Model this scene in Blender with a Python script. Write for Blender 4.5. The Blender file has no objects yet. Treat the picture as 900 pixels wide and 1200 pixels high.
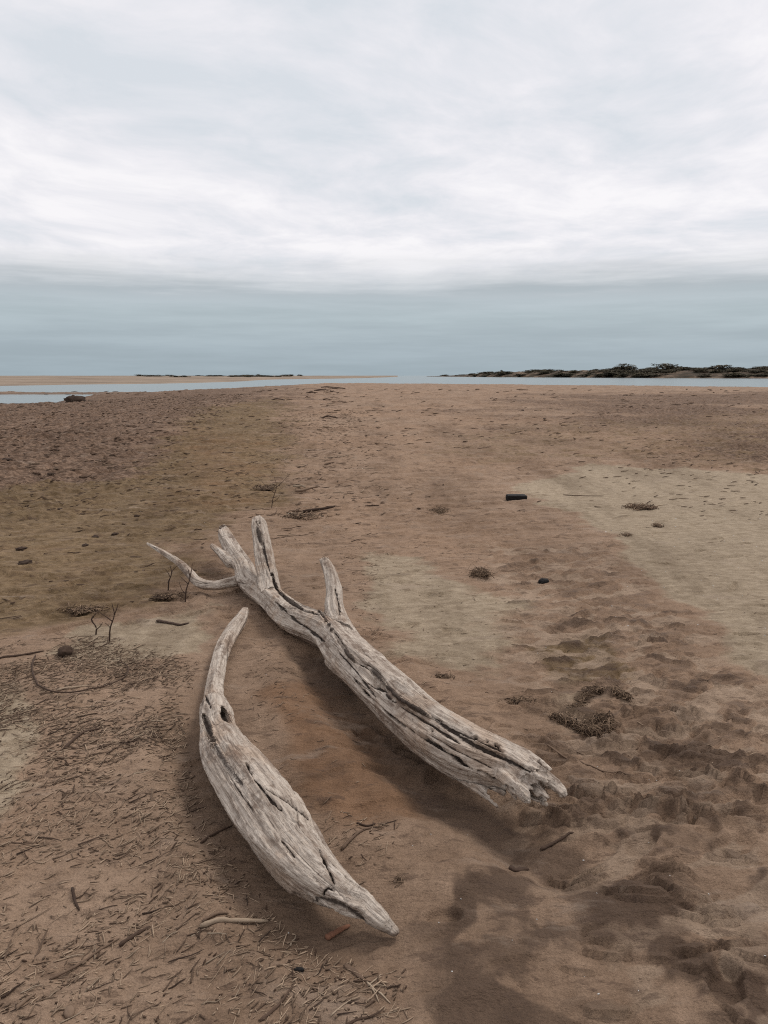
import bpy, math, random
import numpy as np
import openvdb
from mathutils import Vector
from mathutils.bvhtree import BVHTree

SC = bpy.context.scene
COL = SC.collection
R = math.radians

# ------------------------------------------------------------------ camera, sky, sun, exposure
EYE = 1.5
PITCH = R(10.45)
F = 867.0                      # focal length in pixels of the 900 x 1200 photograph
cam_d = bpy.data.cameras.new('camera')
cam = bpy.data.objects.new('camera', cam_d)
COL.objects.link(cam)
cam.location = (0, 0, EYE)
cam.rotation_euler = (math.pi / 2 - PITCH, 0, 0)
cam_d.sensor_fit = 'VERTICAL'
cam_d.angle = 2 * math.atan(600 / F)
cam_d.clip_start = 0.05
cam_d.clip_end = 20000
SC.camera = cam

SC.view_settings.view_transform = 'Standard'
SC.view_settings.look = 'None'
SC.view_settings.gamma = 1
SC.view_settings.exposure = 0.2
SC.view_settings.use_curve_mapping = False
SC.cycles.max_bounces = 6
SC.cycles.use_denoising = False
SC.cycles.filter_width = 1.1

SUN_EL, SUN_AZ = R(54), R(48)          # azimuth measured from +Y towards +X
sd = bpy.data.lights.new('sun', 'SUN')
sd.energy = 1.5
sd.angle = R(18)
sd.color = (1.0, 0.96, 0.9)
sun = bpy.data.objects.new('sun', sd)
COL.objects.link(sun)
sv = Vector((math.sin(SUN_AZ) * math.cos(SUN_EL), math.cos(SUN_AZ) * math.cos(SUN_EL), math.sin(SUN_EL)))
sun.rotation_euler = sv.to_track_quat('Z', 'Y').to_euler()


def srgb(r, g, b):
    f = lambda c: (c / 255 / 12.92) if c / 255 <= 0.04045 else ((c / 255 + 0.055) / 1.055) ** 2.4
    return (f(r), f(g), f(b), 1.0)


class NT:
    """small helper to wire node trees"""
    def __init__(s, tree):
        s.t = tree
        s.n = tree.nodes
        s.n.clear()

    def new(s, kind, **kw):
        n = s.n.new(kind)
        for k, v in kw.items():
            setattr(n, k, v)
        return n

    def put(s, sock, v):
        if hasattr(v, 'is_output') or isinstance(v, bpy.types.NodeSocket):
            s.t.links.new(v, sock)
        else:
            sock.default_value = v

    def math(s, op, a, b=None, c=None, clamp=False):
        n = s.new('ShaderNodeMath', operation=op, use_clamp=clamp)
        s.put(n.inputs[0], a)
        if b is not None: s.put(n.inputs[1], b)
        if c is not None: s.put(n.inputs[2], c)
        return n.outputs[0]

    def vmath(s, op, a, b=None):
        n = s.new('ShaderNodeVectorMath', operation=op)
        s.put(n.inputs[0], a)
        if b is not None: s.put(n.inputs[1], b)
        return n.outputs[0]

    def noise(s, vec, scale, detail=4.0, rough=0.55, distort=0.0, out=0):
        n = s.new('ShaderNodeTexNoise')
        s.put(n.inputs['Vector'], vec)
        n.inputs['Scale'].default_value = scale
        n.inputs['Detail'].default_value = detail
        n.inputs['Roughness'].default_value = rough
        n.inputs['Distortion'].default_value = distort
        return n.outputs[out]

    def step(s, v, lo, hi, a=0.0, b=1.0):
        n = s.new('ShaderNodeMapRange', interpolation_type='SMOOTHSTEP')
        s.put(n.inputs[0], v)
        for i, q in zip((1, 2, 3, 4), (lo, hi, a, b)):
            n.inputs[i].default_value = q
        return n.outputs[0]

    def mix(s, f, a, b, blend='MIX'):
        n = s.new('ShaderNodeMix', data_type='RGBA', blend_type=blend)
        s.put(n.inputs[0], f)
        s.put(n.inputs[6], a)
        s.put(n.inputs[7], b)
        return n.outputs[2]

    def ramp(s, v, stops, interp='LINEAR'):
        n = s.new('ShaderNodeValToRGB')
        cr = n.color_ramp
        cr.interpolation = interp
        while len(cr.elements) < len(stops):
            cr.elements.new(0.5)
        for e, (p, c) in zip(cr.elements, stops):
            e.position = p
            e.color = c
        s.put(n.inputs[0], v)
        return n.outputs[0]

    def attr(s, name, out='Fac'):
        n = s.new('ShaderNodeAttribute', attribute_name=name)
        return n.outputs[out]


def sky_world():
    w = bpy.data.worlds.new('World')
    SC.world = w
    w.use_nodes = True
    k = NT(w.node_tree)
    out = k.new('ShaderNodeOutputWorld')
    sky = k.new('ShaderNodeTexSky', sky_type='NISHITA', sun_disc=False)
    sky.sun_elevation = SUN_EL
    sky.sun_rotation = SUN_AZ
    sky.air_density = 1.0
    sky.dust_density = 2.0
    b1 = k.new('ShaderNodeBackground')
    k.put(b1.inputs[0], sky.outputs[0])
    b1.inputs[1].default_value = 0.09
    tc = k.new('ShaderNodeTexCoord').outputs['Generated']
    sep = k.new('ShaderNodeSeparateXYZ')
    k.put(sep.inputs[0], tc)
    x, y, z = sep.outputs
    zz = k.math('ADD', k.math('MAXIMUM', z, 0.0), 0.14)
    comb = k.new('ShaderNodeCombineXYZ')
    k.put(comb.inputs[0], k.math('DIVIDE', x, zz))
    k.put(comb.inputs[1], k.math('DIVIDE', y, zz))
    comb.inputs[2].default_value = 3.7
    p = comb.outputs[0]
    warp = k.noise(p, 0.55, 3.0, 0.5, out=1)
    pw = k.vmath('ADD', p, k.vmath('MULTIPLY', k.vmath('SUBTRACT', warp, (0.5, 0.5, 0.5)), (1.3, 1.0, 0)))
    n1 = k.noise(pw, 1.3, 6.0, 0.55)
    n2 = k.noise(pw, 4.0, 6.0, 0.6, 0.15)
    n3 = k.noise(pw, 0.32, 2.0, 0.5)
    dens = k.math('ADD', k.math('MULTIPLY', n1, 0.46), k.math('ADD', k.math('MULTIPLY', n2, 0.36), k.math('MULTIPLY', n3, 0.18)))
    # deck of stratus: grey-blue thin patches to bright white
    deck = k.ramp(dens, [(0.37, srgb(206, 211, 217)), (0.45, srgb(218, 219, 224)), (0.50, srgb(226, 225, 229)), (0.57, srgb(236, 234, 236))], 'LINEAR')
    # the clear grey-blue band under the deck, with a ragged edge
    stretch = k.new('ShaderNodeCombineXYZ')
    k.put(stretch.inputs[0], k.math('MULTIPLY', x, 1.9))
    k.put(stretch.inputs[1], k.math('MULTIPLY', y, 1.6))
    k.put(stretch.inputs[2], k.math('MULTIPLY', z, 24.0))
    st = k.noise(stretch.outputs[0], 2.2, 6.0, 0.6)
    ze = k.math('ADD', k.math('ADD', z, 0.014), k.math('MULTIPLY', k.math('SUBTRACT', st, 0.5), 0.042))
    low = k.ramp(k.math('MULTIPLY', ze, 4.0), [
        (0.05, srgb(150, 164, 172)), (0.20, srgb(157, 170, 178)), (0.36, srgb(168, 180, 186)),
        (0.44, srgb(172, 182, 188)), (0.475, srgb(167, 176, 182)), (0.53, srgb(178, 185, 190)), (0.68, srgb(206, 208, 212))])
    lowm = k.vmath('SCALE', low)
    k.put(lowm.node.inputs['Scale'], k.step(st, 0.3, 0.7, 0.95, 1.05))
    col = k.mix(k.step(ze, 0.108, 0.185), lowm, deck)
    b2 = k.new('ShaderNodeBackground')
    k.put(b2.inputs[0], col)
    b2.inputs[1].default_value = 1.0
    ms = k.new('ShaderNodeMixShader')
    ms.inputs[0].default_value = 0.96
    k.t.links.new(b1.outputs[0], ms.inputs[1])
    k.t.links.new(b2.outputs[0], ms.inputs[2])
    k.t.links.new(ms.outputs[0], out.inputs[0])


sky_world()

# ------------------------------------------------------------------ helpers
rng = np.random.default_rng(7)
random.seed(7)
CP, SP = math.cos(PITCH), math.sin(PITCH)


def W(px, py, z=0.0):
    """where the line of sight through a photograph pixel meets the height z"""
    u, v = (px - 450) / F, (600 - py) / F
    d = np.array([u, CP + v * SP, -SP + v * CP])
    t = (z - EYE) / d[2]
    return np.array([0, 0, EYE]) + t * d


def G2(px, py):
    return W(px, py, 0.0)[:2]


def depth_of(p):
    return p[1] * CP - (p[2] - EYE) * SP


_perm = rng.permutation(512).astype(np.int64)
_g3 = rng.normal(size=(512, 3)); _g3 /= np.linalg.norm(_g3, axis=1)[:, None]
_a2 = rng.uniform(0, 2 * np.pi, 512)
_g2 = np.stack([np.cos(_a2), np.sin(_a2)], 1)


def pn2(x, y):
    xi, yi = np.floor(x).astype(np.int64), np.floor(y).astype(np.int64)
    xf, yf = x - xi, y - yi
    u = xf * xf * xf * (xf * (xf * 6 - 15) + 10)
    v = yf * yf * yf * (yf * (yf * 6 - 15) + 10)

    def g(i, j):
        h = _perm[(_perm[(xi + i) & 511] + yi + j) & 511]
        return _g2[h, 0] * (xf - i) + _g2[h, 1] * (yf - j)
    a = g(0, 0) + u * (g(1, 0) - g(0, 0))
    b = g(0, 1) + u * (g(1, 1) - g(0, 1))
    return (a + v * (b - a)) * 1.5


def fbm2(x, y, octv=4, gain=0.5):
    s, a, t = 0.0, 1.0, 0.0
    for i in range(octv):
        s = s + a * pn2(x * 2 ** i + 17.3 * i, y * 2 ** i + 5.1 * i)
        t += a
        a *= gain
    return s / t


def pn3(p):
    i = np.floor(p).astype(np.int64)
    f = p - i
    w = f * f * f * (f * (f * 6 - 15) + 10)
    res = 0.0
    for dx in (0, 1):
        for dy in (0, 1):
            for dz in (0, 1):
                h = _perm[(_perm[(_perm[(i[:, 0] + dx) & 511] + i[:, 1] + dy) & 511] + i[:, 2] + dz) & 511]
                g = _g3[h]
                dot = g[:, 0] * (f[:, 0] - dx) + g[:, 1] * (f[:, 1] - dy) + g[:, 2] * (f[:, 2] - dz)
                res = res + dot * (w[:, 0] if dx else 1 - w[:, 0]) * (w[:, 1] if dy else 1 - w[:, 1]) * (w[:, 2] if dz else 1 - w[:, 2])
    return res * 1.5


def fbm3(p, octv=3):
    s, a, t = 0.0, 1.0, 0.0
    for i in range(octv):
        s = s + a * pn3(p * 2 ** i + 9.7 * i)
        t += a
        a *= 0.5
    return s / t


def sstep(v, lo, hi):
    t = np.clip((v - lo) / (hi - lo), 0, 1)
    return t * t * (3 - 2 * t)


def poly_sd(x, y, poly):
    """signed distance to a polygon on the ground, positive inside"""
    P = np.asarray(poly)
    d2 = np.full(x.shape, 1e18)
    ins = np.zeros(x.shape, bool)
    for (ax, ay), (bx, by) in zip(P, np.roll(P, -1, 0)):
        ex, ey = bx - ax, by - ay
        t = np.clip(((x - ax) * ex + (y - ay) * ey) / (ex * ex + ey * ey + 1e-12), 0, 1)
        d2 = np.minimum(d2, (x - ax - t * ex) ** 2 + (y - ay - t * ey) ** 2)
        c = (ay > y) != (by > y)
        xi = ax + (y - ay) * ex / (ey if abs(ey) > 1e-9 else 1e-9)
        ins ^= c & (x < xi)
    d = np.sqrt(d2)
    return np.where(ins, d, -d)


def line_d(x, y, pts):
    d2 = np.full(x.shape, 1e18)
    for a, b in zip(pts[:-1], pts[1:]):
        ex, ey = b[0] - a[0], b[1] - a[1]
        t = np.clip(((x - a[0]) * ex + (y - a[1]) * ey) / (ex * ex + ey * ey + 1e-12), 0, 1)
        d2 = np.minimum(d2, (x - a[0] - t * ex) ** 2 + (y - a[1] - t * ey) ** 2)
    return np.sqrt(d2)


def make_mesh(name, V, faces, mat=None, smooth=True, attrs=None):
    me = bpy.data.meshes.new(name)
    V = np.asarray(V, np.float32)
    if isinstance(faces, np.ndarray):
        n, k = faces.shape
        me.vertices.add(len(V))
        me.vertices.foreach_set('co', V.ravel())
        me.loops.add(n * k)
        me.loops.foreach_set('vertex_index', faces.astype(np.int32).ravel())
        me.polygons.add(n)
        me.polygons.foreach_set('loop_start', np.arange(0, n * k, k, dtype=np.int32))
        me.update(calc_edges=True)
    else:
        me.from_pydata([tuple(v) for v in V], [], faces)
    me.polygons.foreach_set('use_smooth', np.full(len(me.polygons), smooth))
    for nm, arr in (attrs or {}).items():
        arr = np.asarray(arr, np.float32)
        if arr.ndim == 1:
            a = me.attributes.new(nm, 'FLOAT', 'POINT')
            a.data.foreach_set('value', arr)
        elif arr.shape[1] == 3:
            a = me.attributes.new(nm, 'FLOAT_VECTOR', 'POINT')
            a.data.foreach_set('vector', arr.ravel())
        else:
            a = me.attributes.new(nm, 'FLOAT_COLOR', 'POINT')
            a.data.foreach_set('color', arr.ravel())
    if mat: me.materials.append(mat)
    me.validate()
    me.update()
    return me


def link(name, me, parent=None, loc=(0, 0, 0)):
    o = bpy.data.objects.new(name, me)
    COL.objects.link(o)
    o.location = loc
    if parent: o.parent = parent
    return o


def tag(o, label, cat, group=None):
    o['label'] = label
    o['category'] = cat
    if group: o['group'] = group
    return o


def empty(name, loc=(0, 0, 0)):
    o = bpy.data.objects.new(name, None)
    o.empty_display_size = 0.1
    COL.objects.link(o)
    o.location = loc
    return o


def catmull(P, n):
    P = np.asarray(P, float)
    Q = np.vstack([2 * P[0] - P[1], P, 2 * P[-1] - P[-2]])
    out = []
    for i in range(1, len(Q) - 2):
        p0, p1, p2, p3 = Q[i - 1], Q[i], Q[i + 1], Q[i + 2]
        for t in np.arange(n) / n:
            out.append(0.5 * (2 * p1 + (p2 - p0) * t + (2 * p0 - 5 * p1 + 4 * p2 - p3) * t * t + (3 * p1 - p0 - 3 * p2 + p3) * t ** 3))
    out.append(P[-1])
    return np.array(out)


class MB:
    """collects tubes and lumps that make ONE mesh"""
    def __init__(s):
        s.V, s.F, s.T, s.n = [], [], [], 0

    def add(s, V, Fc, tint=0.5):
        s.V.append(np.asarray(V, float))
        s.F += [tuple(i + s.n for i in f) for f in Fc]
        s.T.append(np.full(len(V), tint))
        s.n += len(V)

    def tube(s, P, rad, sides=6, tint=0.5, flat=1.0):
        P = np.asarray(P, float)
        rad = np.broadcast_to(np.asarray(rad, float), (len(P),))
        tang = np.gradient(P, axis=0)
        tang /= np.linalg.norm(tang, axis=1)[:, None] + 1e-12
        up = np.array([0, 0, 1.0])
        V, Fc = [], []
        for p, t, r in zip(P, tang, rad):
            a = np.cross(t, up)
            if np.linalg.norm(a) < 1e-3: a = np.array([1.0, 0, 0])
            a /= np.linalg.norm(a)
            b = np.cross(a, t)
            for k in range(sides):
                q = 2 * math.pi * k / sides
                V.append(p + r * (math.cos(q) * a + flat * math.sin(q) * b))
        m = len(P)
        for i in range(m - 1):
            for k in range(sides):
                k2 = (k + 1) % sides
                Fc.append((i * sides + k, i * sides + k2, (i + 1) * sides + k2, (i + 1) * sides + k))
        Fc.append(tuple(range(sides))[::-1])
        Fc.append(tuple((m - 1) * sides + k for k in range(sides)))
        s.add(V, Fc, tint)

    def lump(s, c, size, seed=0, n=10, amp=0.25, tint=0.5, freq=2.0):
        V, Fc = [], []
        for i in range(n + 1):
            th = math.pi * i / n
            for k in range(2 * n):
                ph = math.pi * k / n
                V.append((math.sin(th) * math.cos(ph), math.sin(th) * math.sin(ph), math.cos(th)))
        V = np.array(V)
        V = V * (1 + amp * fbm3(V * freq + seed * 3.17 + 40.5, 3))[:, None] * np.asarray(size)
        for i in range(n):
            for k in range(2 * n):
                k2 = (k + 1) % (2 * n)
                Fc.append((i * 2 * n + k, (i + 1) * 2 * n + k, (i + 1) * 2 * n + k2, i * 2 * n + k2))
        s.add(V + np.asarray(c), Fc, tint)

    def mesh(s, name, mat, smooth=True):
        return make_mesh(name, np.vstack(s.V), s.F, mat, smooth, {'tint': np.concatenate(s.T)})


# ------------------------------------------------------------------ materials
def principled(k, rough=0.9, spec=0.3):
    out = k.new('ShaderNodeOutputMaterial')
    b = k.new('ShaderNodeBsdfPrincipled')
    b.inputs['Roughness'].default_value = rough
    b.inputs['Specular IOR Level'].default_value = spec
    k.t.links.new(b.outputs[0], out.inputs[0])
    return b


def new_mat(name):
    m = bpy.data.materials.new(name)
    m.use_nodes = True
    return m, NT(m.node_tree)


def bump(k, b, h, dist, strength=1.0):
    n = k.new('ShaderNodeBump')
    n.inputs['Strength'].default_value = strength
    n.inputs['Distance'].default_value = dist
    k.put(n.inputs['Height'], h)
    k.put(b.inputs['Normal'], n.outputs[0])


def sand_material():
    m, k = new_mat('sand')
    b = principled(k, 0.92, 0.2)
    pos = k.new('ShaderNodeTexCoord').outputs['Object']
    za, zb = k.attr('zone_a', 'Color'), k.attr('zone_b', 'Color')
    sa, sb = k.new('ShaderNodeSeparateColor'), k.new('ShaderNodeSeparateColor')
    k.put(sa.inputs[0], za); k.put(sb.inputs[0], zb)
    silt, olive, crust = sa.outputs
    red, wet_and_shade, trail = sb.outputs
    def lay(sx, sy):
        mp = k.new('ShaderNodeMapping')
        k.put(mp.inputs[0], pos)
        mp.inputs['Rotation'].default_value = (0, 0, -0.25)
        mp.inputs['Scale'].default_value = (sx, sy, 1)
        return mp.outputs[0]
    fine = k.noise(pos, 150, 4, 0.75)
    mid = k.noise(lay(1, 1.7), 10, 7, 0.68)
    big = k.noise(lay(0.8, 1.6), 1.5, 7, 0.62, 0.3)
    huge = k.noise(pos, 0.22, 5, 0.55)
    speck = k.noise(lay(0.8, 1.5), 44, 3, 0.6)
    dash = k.noise(lay(1, 2.6), 6.5, 5, 0.7)
    dash2 = k.noise(lay(1, 2.6), 1.9, 6, 0.72)
    farm = k.noise(lay(1, 0.22), 0.9, 8, 0.72)
    base = k.mix(k.step(big, 0.35, 0.65), (0.239, 0.159, 0.107, 1), (0.307, 0.213, 0.149, 1))
    base = k.mix(k.step(huge, 0.35, 0.7), base, (0.274, 0.178, 0.117, 1))

    def edge(mask, n, amt=0.5, soft=0.16):
        v = k.math('ADD', mask, k.math('MULTIPLY', k.math('SUBTRACT', n, 0.5), amt))
        return k.step(v, 0.5 - soft, 0.5 + soft)
    c = k.mix(k.math('MULTIPLY', edge(crust, farm, 1.8, 0.25), 0.9), base, k.mix(k.step(mid, 0.42, 0.60), (0.075, 0.044, 0.028, 1), (0.185, 0.120, 0.082, 1)))
    c = k.mix(k.math('MULTIPLY', edge(olive, big, 1.8, 0.3), 0.85), c, k.mix(k.step(mid, 0.35, 0.65), (0.125, 0.083, 0.040, 1), (0.185, 0.127, 0.070, 1)))
    c = k.mix(k.math('MULTIPLY', edge(red, big, 1.5, 0.6), 0.75), c, (0.196, 0.104, 0.054, 1))
    c = k.mix(k.math('MULTIPLY', edge(silt, big, 1.6, 0.22), 0.85), c, k.mix(k.step(mid, 0.35, 0.65), (0.287, 0.224, 0.153, 1), (0.338, 0.269, 0.190, 1)))
    c = k.mix(k.math('MULTIPLY', edge(trail, mid, 0.6, 0.45), 0.7), c, (0.313, 0.228, 0.163, 1))
    wm = k.math('MULTIPLY', edge(wet_and_shade, k.math('ADD', k.math('MULTIPLY', mid, 0.5), k.math('MULTIPLY', big, 0.5)), 1.3, 0.42), 1.0)
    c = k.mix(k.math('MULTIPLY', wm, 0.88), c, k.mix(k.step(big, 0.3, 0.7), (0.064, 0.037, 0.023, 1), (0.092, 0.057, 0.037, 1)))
    # grains, small dark crumbs, and dashes painting the shaded sides of small bumps
    c = k.mix(1.0, c, k.ramp(fine, [(0.25, (0.66, 0.65, 0.64, 1)), (0.5, (1, 1, 1, 1)), (0.78, (1.28, 1.28, 1.28, 1))]), 'MULTIPLY')
    c = k.mix(0.8, c, k.ramp(mid, [(0.3, (0.76, 0.74, 0.72, 1)), (0.7, (1.18, 1.19, 1.2, 1))]), 'MULTIPLY')
    c = k.mix(0.9, c, k.ramp(farm, [(0.35, (0.62, 0.59, 0.56, 1)), (0.5, (1, 1, 1, 1)), (0.64, (1.18, 1.19, 1.20, 1))]), 'MULTIPLY')
    c = k.mix(k.math('MULTIPLY', k.step(speck, 0.64, 0.72), 0.55), c, (0.07, 0.043, 0.03, 1))
    keep = k.math('SUBTRACT', 1.0, k.math('MULTIPLY', silt, 0.75))
    c = k.mix(k.math('MULTIPLY', k.math('MULTIPLY', k.step(dash, 0.555, 0.64), 0.55), keep), c, (0.085, 0.053, 0.037, 1))
    c = k.mix(k.math('MULTIPLY', k.math('MULTIPLY', k.step(dash2, 0.55, 0.66), 0.5), keep), c, (0.11, 0.070, 0.047, 1))
    c = k.mix(k.math('MULTIPLY', k.step(dash2, 0.45, 0.33), 0.4), c, (0.31, 0.235, 0.18, 1))
    k.put(b.inputs['Base Color'], c)
    k.put(b.inputs['Roughness'], k.step(wm, 0, 1, 0.95, 0.75))
    h = k.math('ADD', k.math('MULTIPLY', fine, 0.45), k.math('ADD', k.math('MULTIPLY', speck, 0.5), k.math('ADD', k.math('MULTIPLY', mid, 1.4), k.math('MULTIPLY', dash, 1.4))))
    bump(k, b, h, 0.016, 0.9)
    return m


def wood_material():
    m, k = new_mat('weathered_wood')
    b = principled(k, 0.85, 0.25)
    g = k.attr('grain', 'Vector')
    mp = k.new('ShaderNodeMapping')
    k.put(mp.inputs[0], g)
    mp.inputs['Scale'].default_value = (1.6, 30, 30)
    s1 = k.noise(mp.outputs[0], 1.5, 6, 0.65, 0.3)
    mp2 = k.new('ShaderNodeMapping')
    k.put(mp2.inputs[0], g)
    mp2.inputs['Scale'].default_value = (9, 130, 130)
    s2 = k.noise(mp2.outputs[0], 1.4, 4, 0.6, 0.2)
    mp3 = k.new('ShaderNodeMapping')
    k.put(mp3.inputs[0], g)
    mp3.inputs['Scale'].default_value = (5, 16, 16)
    blot = k.noise(mp3.outputs[0], 1.3, 5, 0.6, 0.6)
    crack = k.attr('crack')
    mp4 = k.new('ShaderNodeMapping')
    k.put(mp4.inputs[0], g)
    mp4.inputs['Scale'].default_value = (4, 85, 85)
    line = k.noise(mp4.outputs[0], 1.0, 5, 0.6, 0.4)
    mott = k.noise(g, 28, 6, 0.7, 0.5)
    c = k.ramp(s1, [(0.26, (0.235, 0.178, 0.140, 1)), (0.42, (0.40, 0.330, 0.270, 1)), (0.56, (0.51, 0.434, 0.362, 1)), (0.75, (0.62, 0.542, 0.465, 1))])
    c = k.mix(k.math('MULTIPLY', k.step(blot, 0.52, 0.70), 0.65), c, (0.20, 0.135, 0.097, 1))
    c = k.mix(k.math('MULTIPLY', k.step(mott, 0.54, 0.68), 0.55), c, (0.185, 0.13, 0.10, 1))
    c = k.mix(k.math('MULTIPLY', k.step(mott, 0.45, 0.30), 0.5), c, (0.58, 0.51, 0.44, 1))
    c = k.mix(0.9, c, k.ramp(s2, [(0.3, (0.55, 0.52, 0.50, 1)), (0.5, (1, 1, 1, 1)), (0.75, (1.18, 1.18, 1.18, 1))]), 'MULTIPLY')
    c = k.mix(k.math('MULTIPLY', k.step(line, 0.62, 0.70), 0.7), c, (0.085, 0.056, 0.042, 1))
    tone = k.noise(g, 4.5, 5, 0.6, 0.5)
    c = k.mix(k.math('MULTIPLY', k.step(tone, 0.5, 0.66), 0.55), c, k.mix(1.0, c, (0.80, 0.66, 0.55, 1), 'MULTIPLY'))
    c = k.mix(k.math('MULTIPLY', k.step(tone, 0.46, 0.34), 0.5), c, k.mix(1.0, c, (1.12, 1.1, 1.08, 1), 'MULTIPLY'))
    pit = k.noise(g, 60, 3, 0.6)
    c = k.mix(k.math('MULTIPLY', k.step(pit, 0.64, 0.70), 0.6), c, (0.09, 0.06, 0.045, 1))
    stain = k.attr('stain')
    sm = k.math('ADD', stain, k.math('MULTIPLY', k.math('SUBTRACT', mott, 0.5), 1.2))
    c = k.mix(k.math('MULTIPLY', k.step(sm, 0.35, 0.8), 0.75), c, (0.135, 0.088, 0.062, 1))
    c = k.mix(k.math('MULTIPLY', k.step(crack, 0.35, 0.85), 0.92), c, (0.030, 0.019, 0.014, 1))
    k.put(b.inputs['Base Color'], c)
    h = k.math('ADD', k.math('MULTIPLY', s2, 0.5), k.math('ADD', s1, k.math('ADD', k.math('MULTIPLY', mott, 0.5), k.math('MULTIPLY', line, -0.7))))
    bump(k, b, h, 0.010, 1.0)
    return m


def tint_material(name, dark, light, rough=0.9, scale=40):
    m, k = new_mat(name)
    b = principled(k, rough, 0.25)
    pos = k.new('ShaderNodeTexCoord').outputs['Object']
    n = k.noise(pos, scale, 4, 0.6)
    t = k.math('ADD', k.attr('tint'), k.math('MULTIPLY', k.math('SUBTRACT', n, 0.5), 0.7), clamp=True)
    k.put(b.inputs['Base Color'], k.mix(t, dark, light))
    bump(k, b, n, 0.01, 0.6)
    return m


SAND = sand_material()
WOOD = wood_material()
TWIG_DARK = tint_material('dark_twig', (0.035, 0.021, 0.015, 1), (0.10, 0.062, 0.042, 1))
TWIG_MID = tint_material('brown_twig', (0.085, 0.052, 0.035, 1), (0.20, 0.135, 0.092, 1))
TWIG_PALE = tint_material('pale_reed', (0.22, 0.155, 0.105, 1), (0.42, 0.33, 0.24, 1))
TWIG_ALL = tint_material('litter_bits', (0.058, 0.033, 0.021, 1), (0.40, 0.29, 0.20, 1))
CHAR = tint_material('charred_wood', (0.006, 0.005, 0.005, 1), (0.022, 0.018, 0.016, 1), 0.8)
WEED = tint_material('dried_weed', (0.04, 0.023, 0.014, 1), (0.30, 0.205, 0.135, 1))
REDBARK = tint_material('red_bark', (0.10, 0.042, 0.025, 1), (0.26, 0.125, 0.075, 1))
SHELL = tint_material('shell', (0.55, 0.52, 0.48, 1), (0.80, 0.78, 0.74, 1), 0.5)
CLOD = tint_material('earth_clod', (0.03, 0.019, 0.013, 1), (0.10, 0.063, 0.044, 1), 0.95, 12)
SHRUB = tint_material('shrub_leaves', (0.022, 0.021, 0.012, 1), (0.13, 0.105, 0.062, 1), 0.9, 2)
BARK = tint_material('shrub_bark', (0.04, 0.03, 0.022, 1), (0.1, 0.075, 0.055, 1))

# ------------------------------------------------------------------ the ground
WATER_Z = -0.45


def base_height(x, y):
    xl = np.interp(y, [50, 56, 62, 82, 125, 150], [-24.0, -23.5, -21.6, -18.9, -14.4, -12.0]) + 0.9 * pn2(y * 0.13, x * 0 + 2.2) + 0.5 * pn2(y * 0.6, x * 0 + 7.7)
    yf = 166 - 0.55 * np.maximum(x, 0) - 0.008 * np.maximum(x, 0) ** 2 + 0.15 * np.minimum(x, 0) + 3.0 * pn2(x * 0.15, y * 0 + 1.1)
    z = -0.0008 * np.maximum(y - 12, 0)
    far = sstep(y, 10, 40)
    z = z + far * 0.10 * fbm2(x * 0.10, y * 0.05, 3)
    z = z + sstep(y, 30, 60) * 0.10 * np.exp(-((x + 7 - 0.02 * y) / 5.0) ** 2)
    z = z + 0.10 * sstep(y, 53, 60) * np.exp(-((x - xl - 1.2) / 1.6) ** 2)
    dl = sstep(xl - x, -0.7, 0.9) * sstep(y + 1.2 * pn2(x * 0.5, y * 0 + 3.3), 48.5, 53)
    z = z - 0.75 * dl
    z = z - 0.32 * sstep(y, 36, 49) * sstep(-x - 15, 0, 7) * sstep(58 - y, 0, 6)
    z = z - 1.0 * sstep(y - yf, -14, 14)
    z = z + 0.5 * np.exp(-((y - 84 - 0.05 * x) / 6.0) ** 2) * sstep(xl - x, -0.5, 1.5) * np.exp(-np.maximum(-24 - x - 28, 0) / 6)
    return z


ROWS = []
yy = -8.0
while yy < 0.9:
    ROWS.append(yy); yy += 0.09
while yy < 215:
    ROWS.append(yy); yy += 0.0023 * (yy + 0.75) if yy < 9 else 0.0036 * yy
ROWS = np.array(ROWS)
UC = np.concatenate([np.arange(-1.25, -0.62, 0.012), np.arange(-0.62, 0.62, 0.0021), np.arange(0.62, 1.26, 0.012)])
CU = 1.1
gu, gy = np.meshgrid(UC, ROWS)
gx = gu * (np.maximum(gy, 0) + CU)
NR, NC = gx.shape


def Z(poly):
    return [G2(*p) for p in poly]


def zone(poly, soft, amp, freq, seed=0.0):
    sdv = poly_sd(gx, gy, Z(poly))
    n = fbm2(gx * freq + seed, gy * freq - seed, 4, 0.55)
    k = 1.0 if soft < 0.045 else 1.7 + 0.22 * np.maximum(gy - 6, 0)
    return sstep(sdv + n * amp * (0.6 + 0.4 * k), -soft * k, soft * k)


LOG_A = [(668, 938, 17, .145), (640, 922, 21, .146), (615, 909, 25, .143), (597, 899, 27, .14), (540, 878, 34, .135), (486, 840, 31, .125), (447, 806, 28, .118), (407, 767, 25.5, .115),
         (383, 741, 21, .105), (343, 724, 18, .098), (319, 703, 14.5, .095), (293, 684, 12.5, .098), (286, 667, 11, .125), (277, 652, 10, .165), (265, 630, 8.5, .225), (262, 621, 6.5, .25)]
LOG_B = [(287, 716, 4.5, .07), (282, 726, 7.5, .066), (272, 741, 8.8, .06), (259, 767, 9.2, .055), (252, 803, 10.2, .055), (251, 828, 13.2, .06), (253, 853, 19, .07), (266, 885, 29, .088),
         (287, 918, 35, .1), (322, 966, 38, .105), (358, 1013, 31.5, .1), (400, 1048, 21.5, .085), (428, 1064, 14, .06), (456, 1086, 7.5, .025), (462, 1091, 6, .02)]
lineA = [W(a, b, z)[:2] for a, b, h, z in LOG_A]
lineB = [W(a, b, z)[:2] for a, b, h, z in LOG_B]


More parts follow.
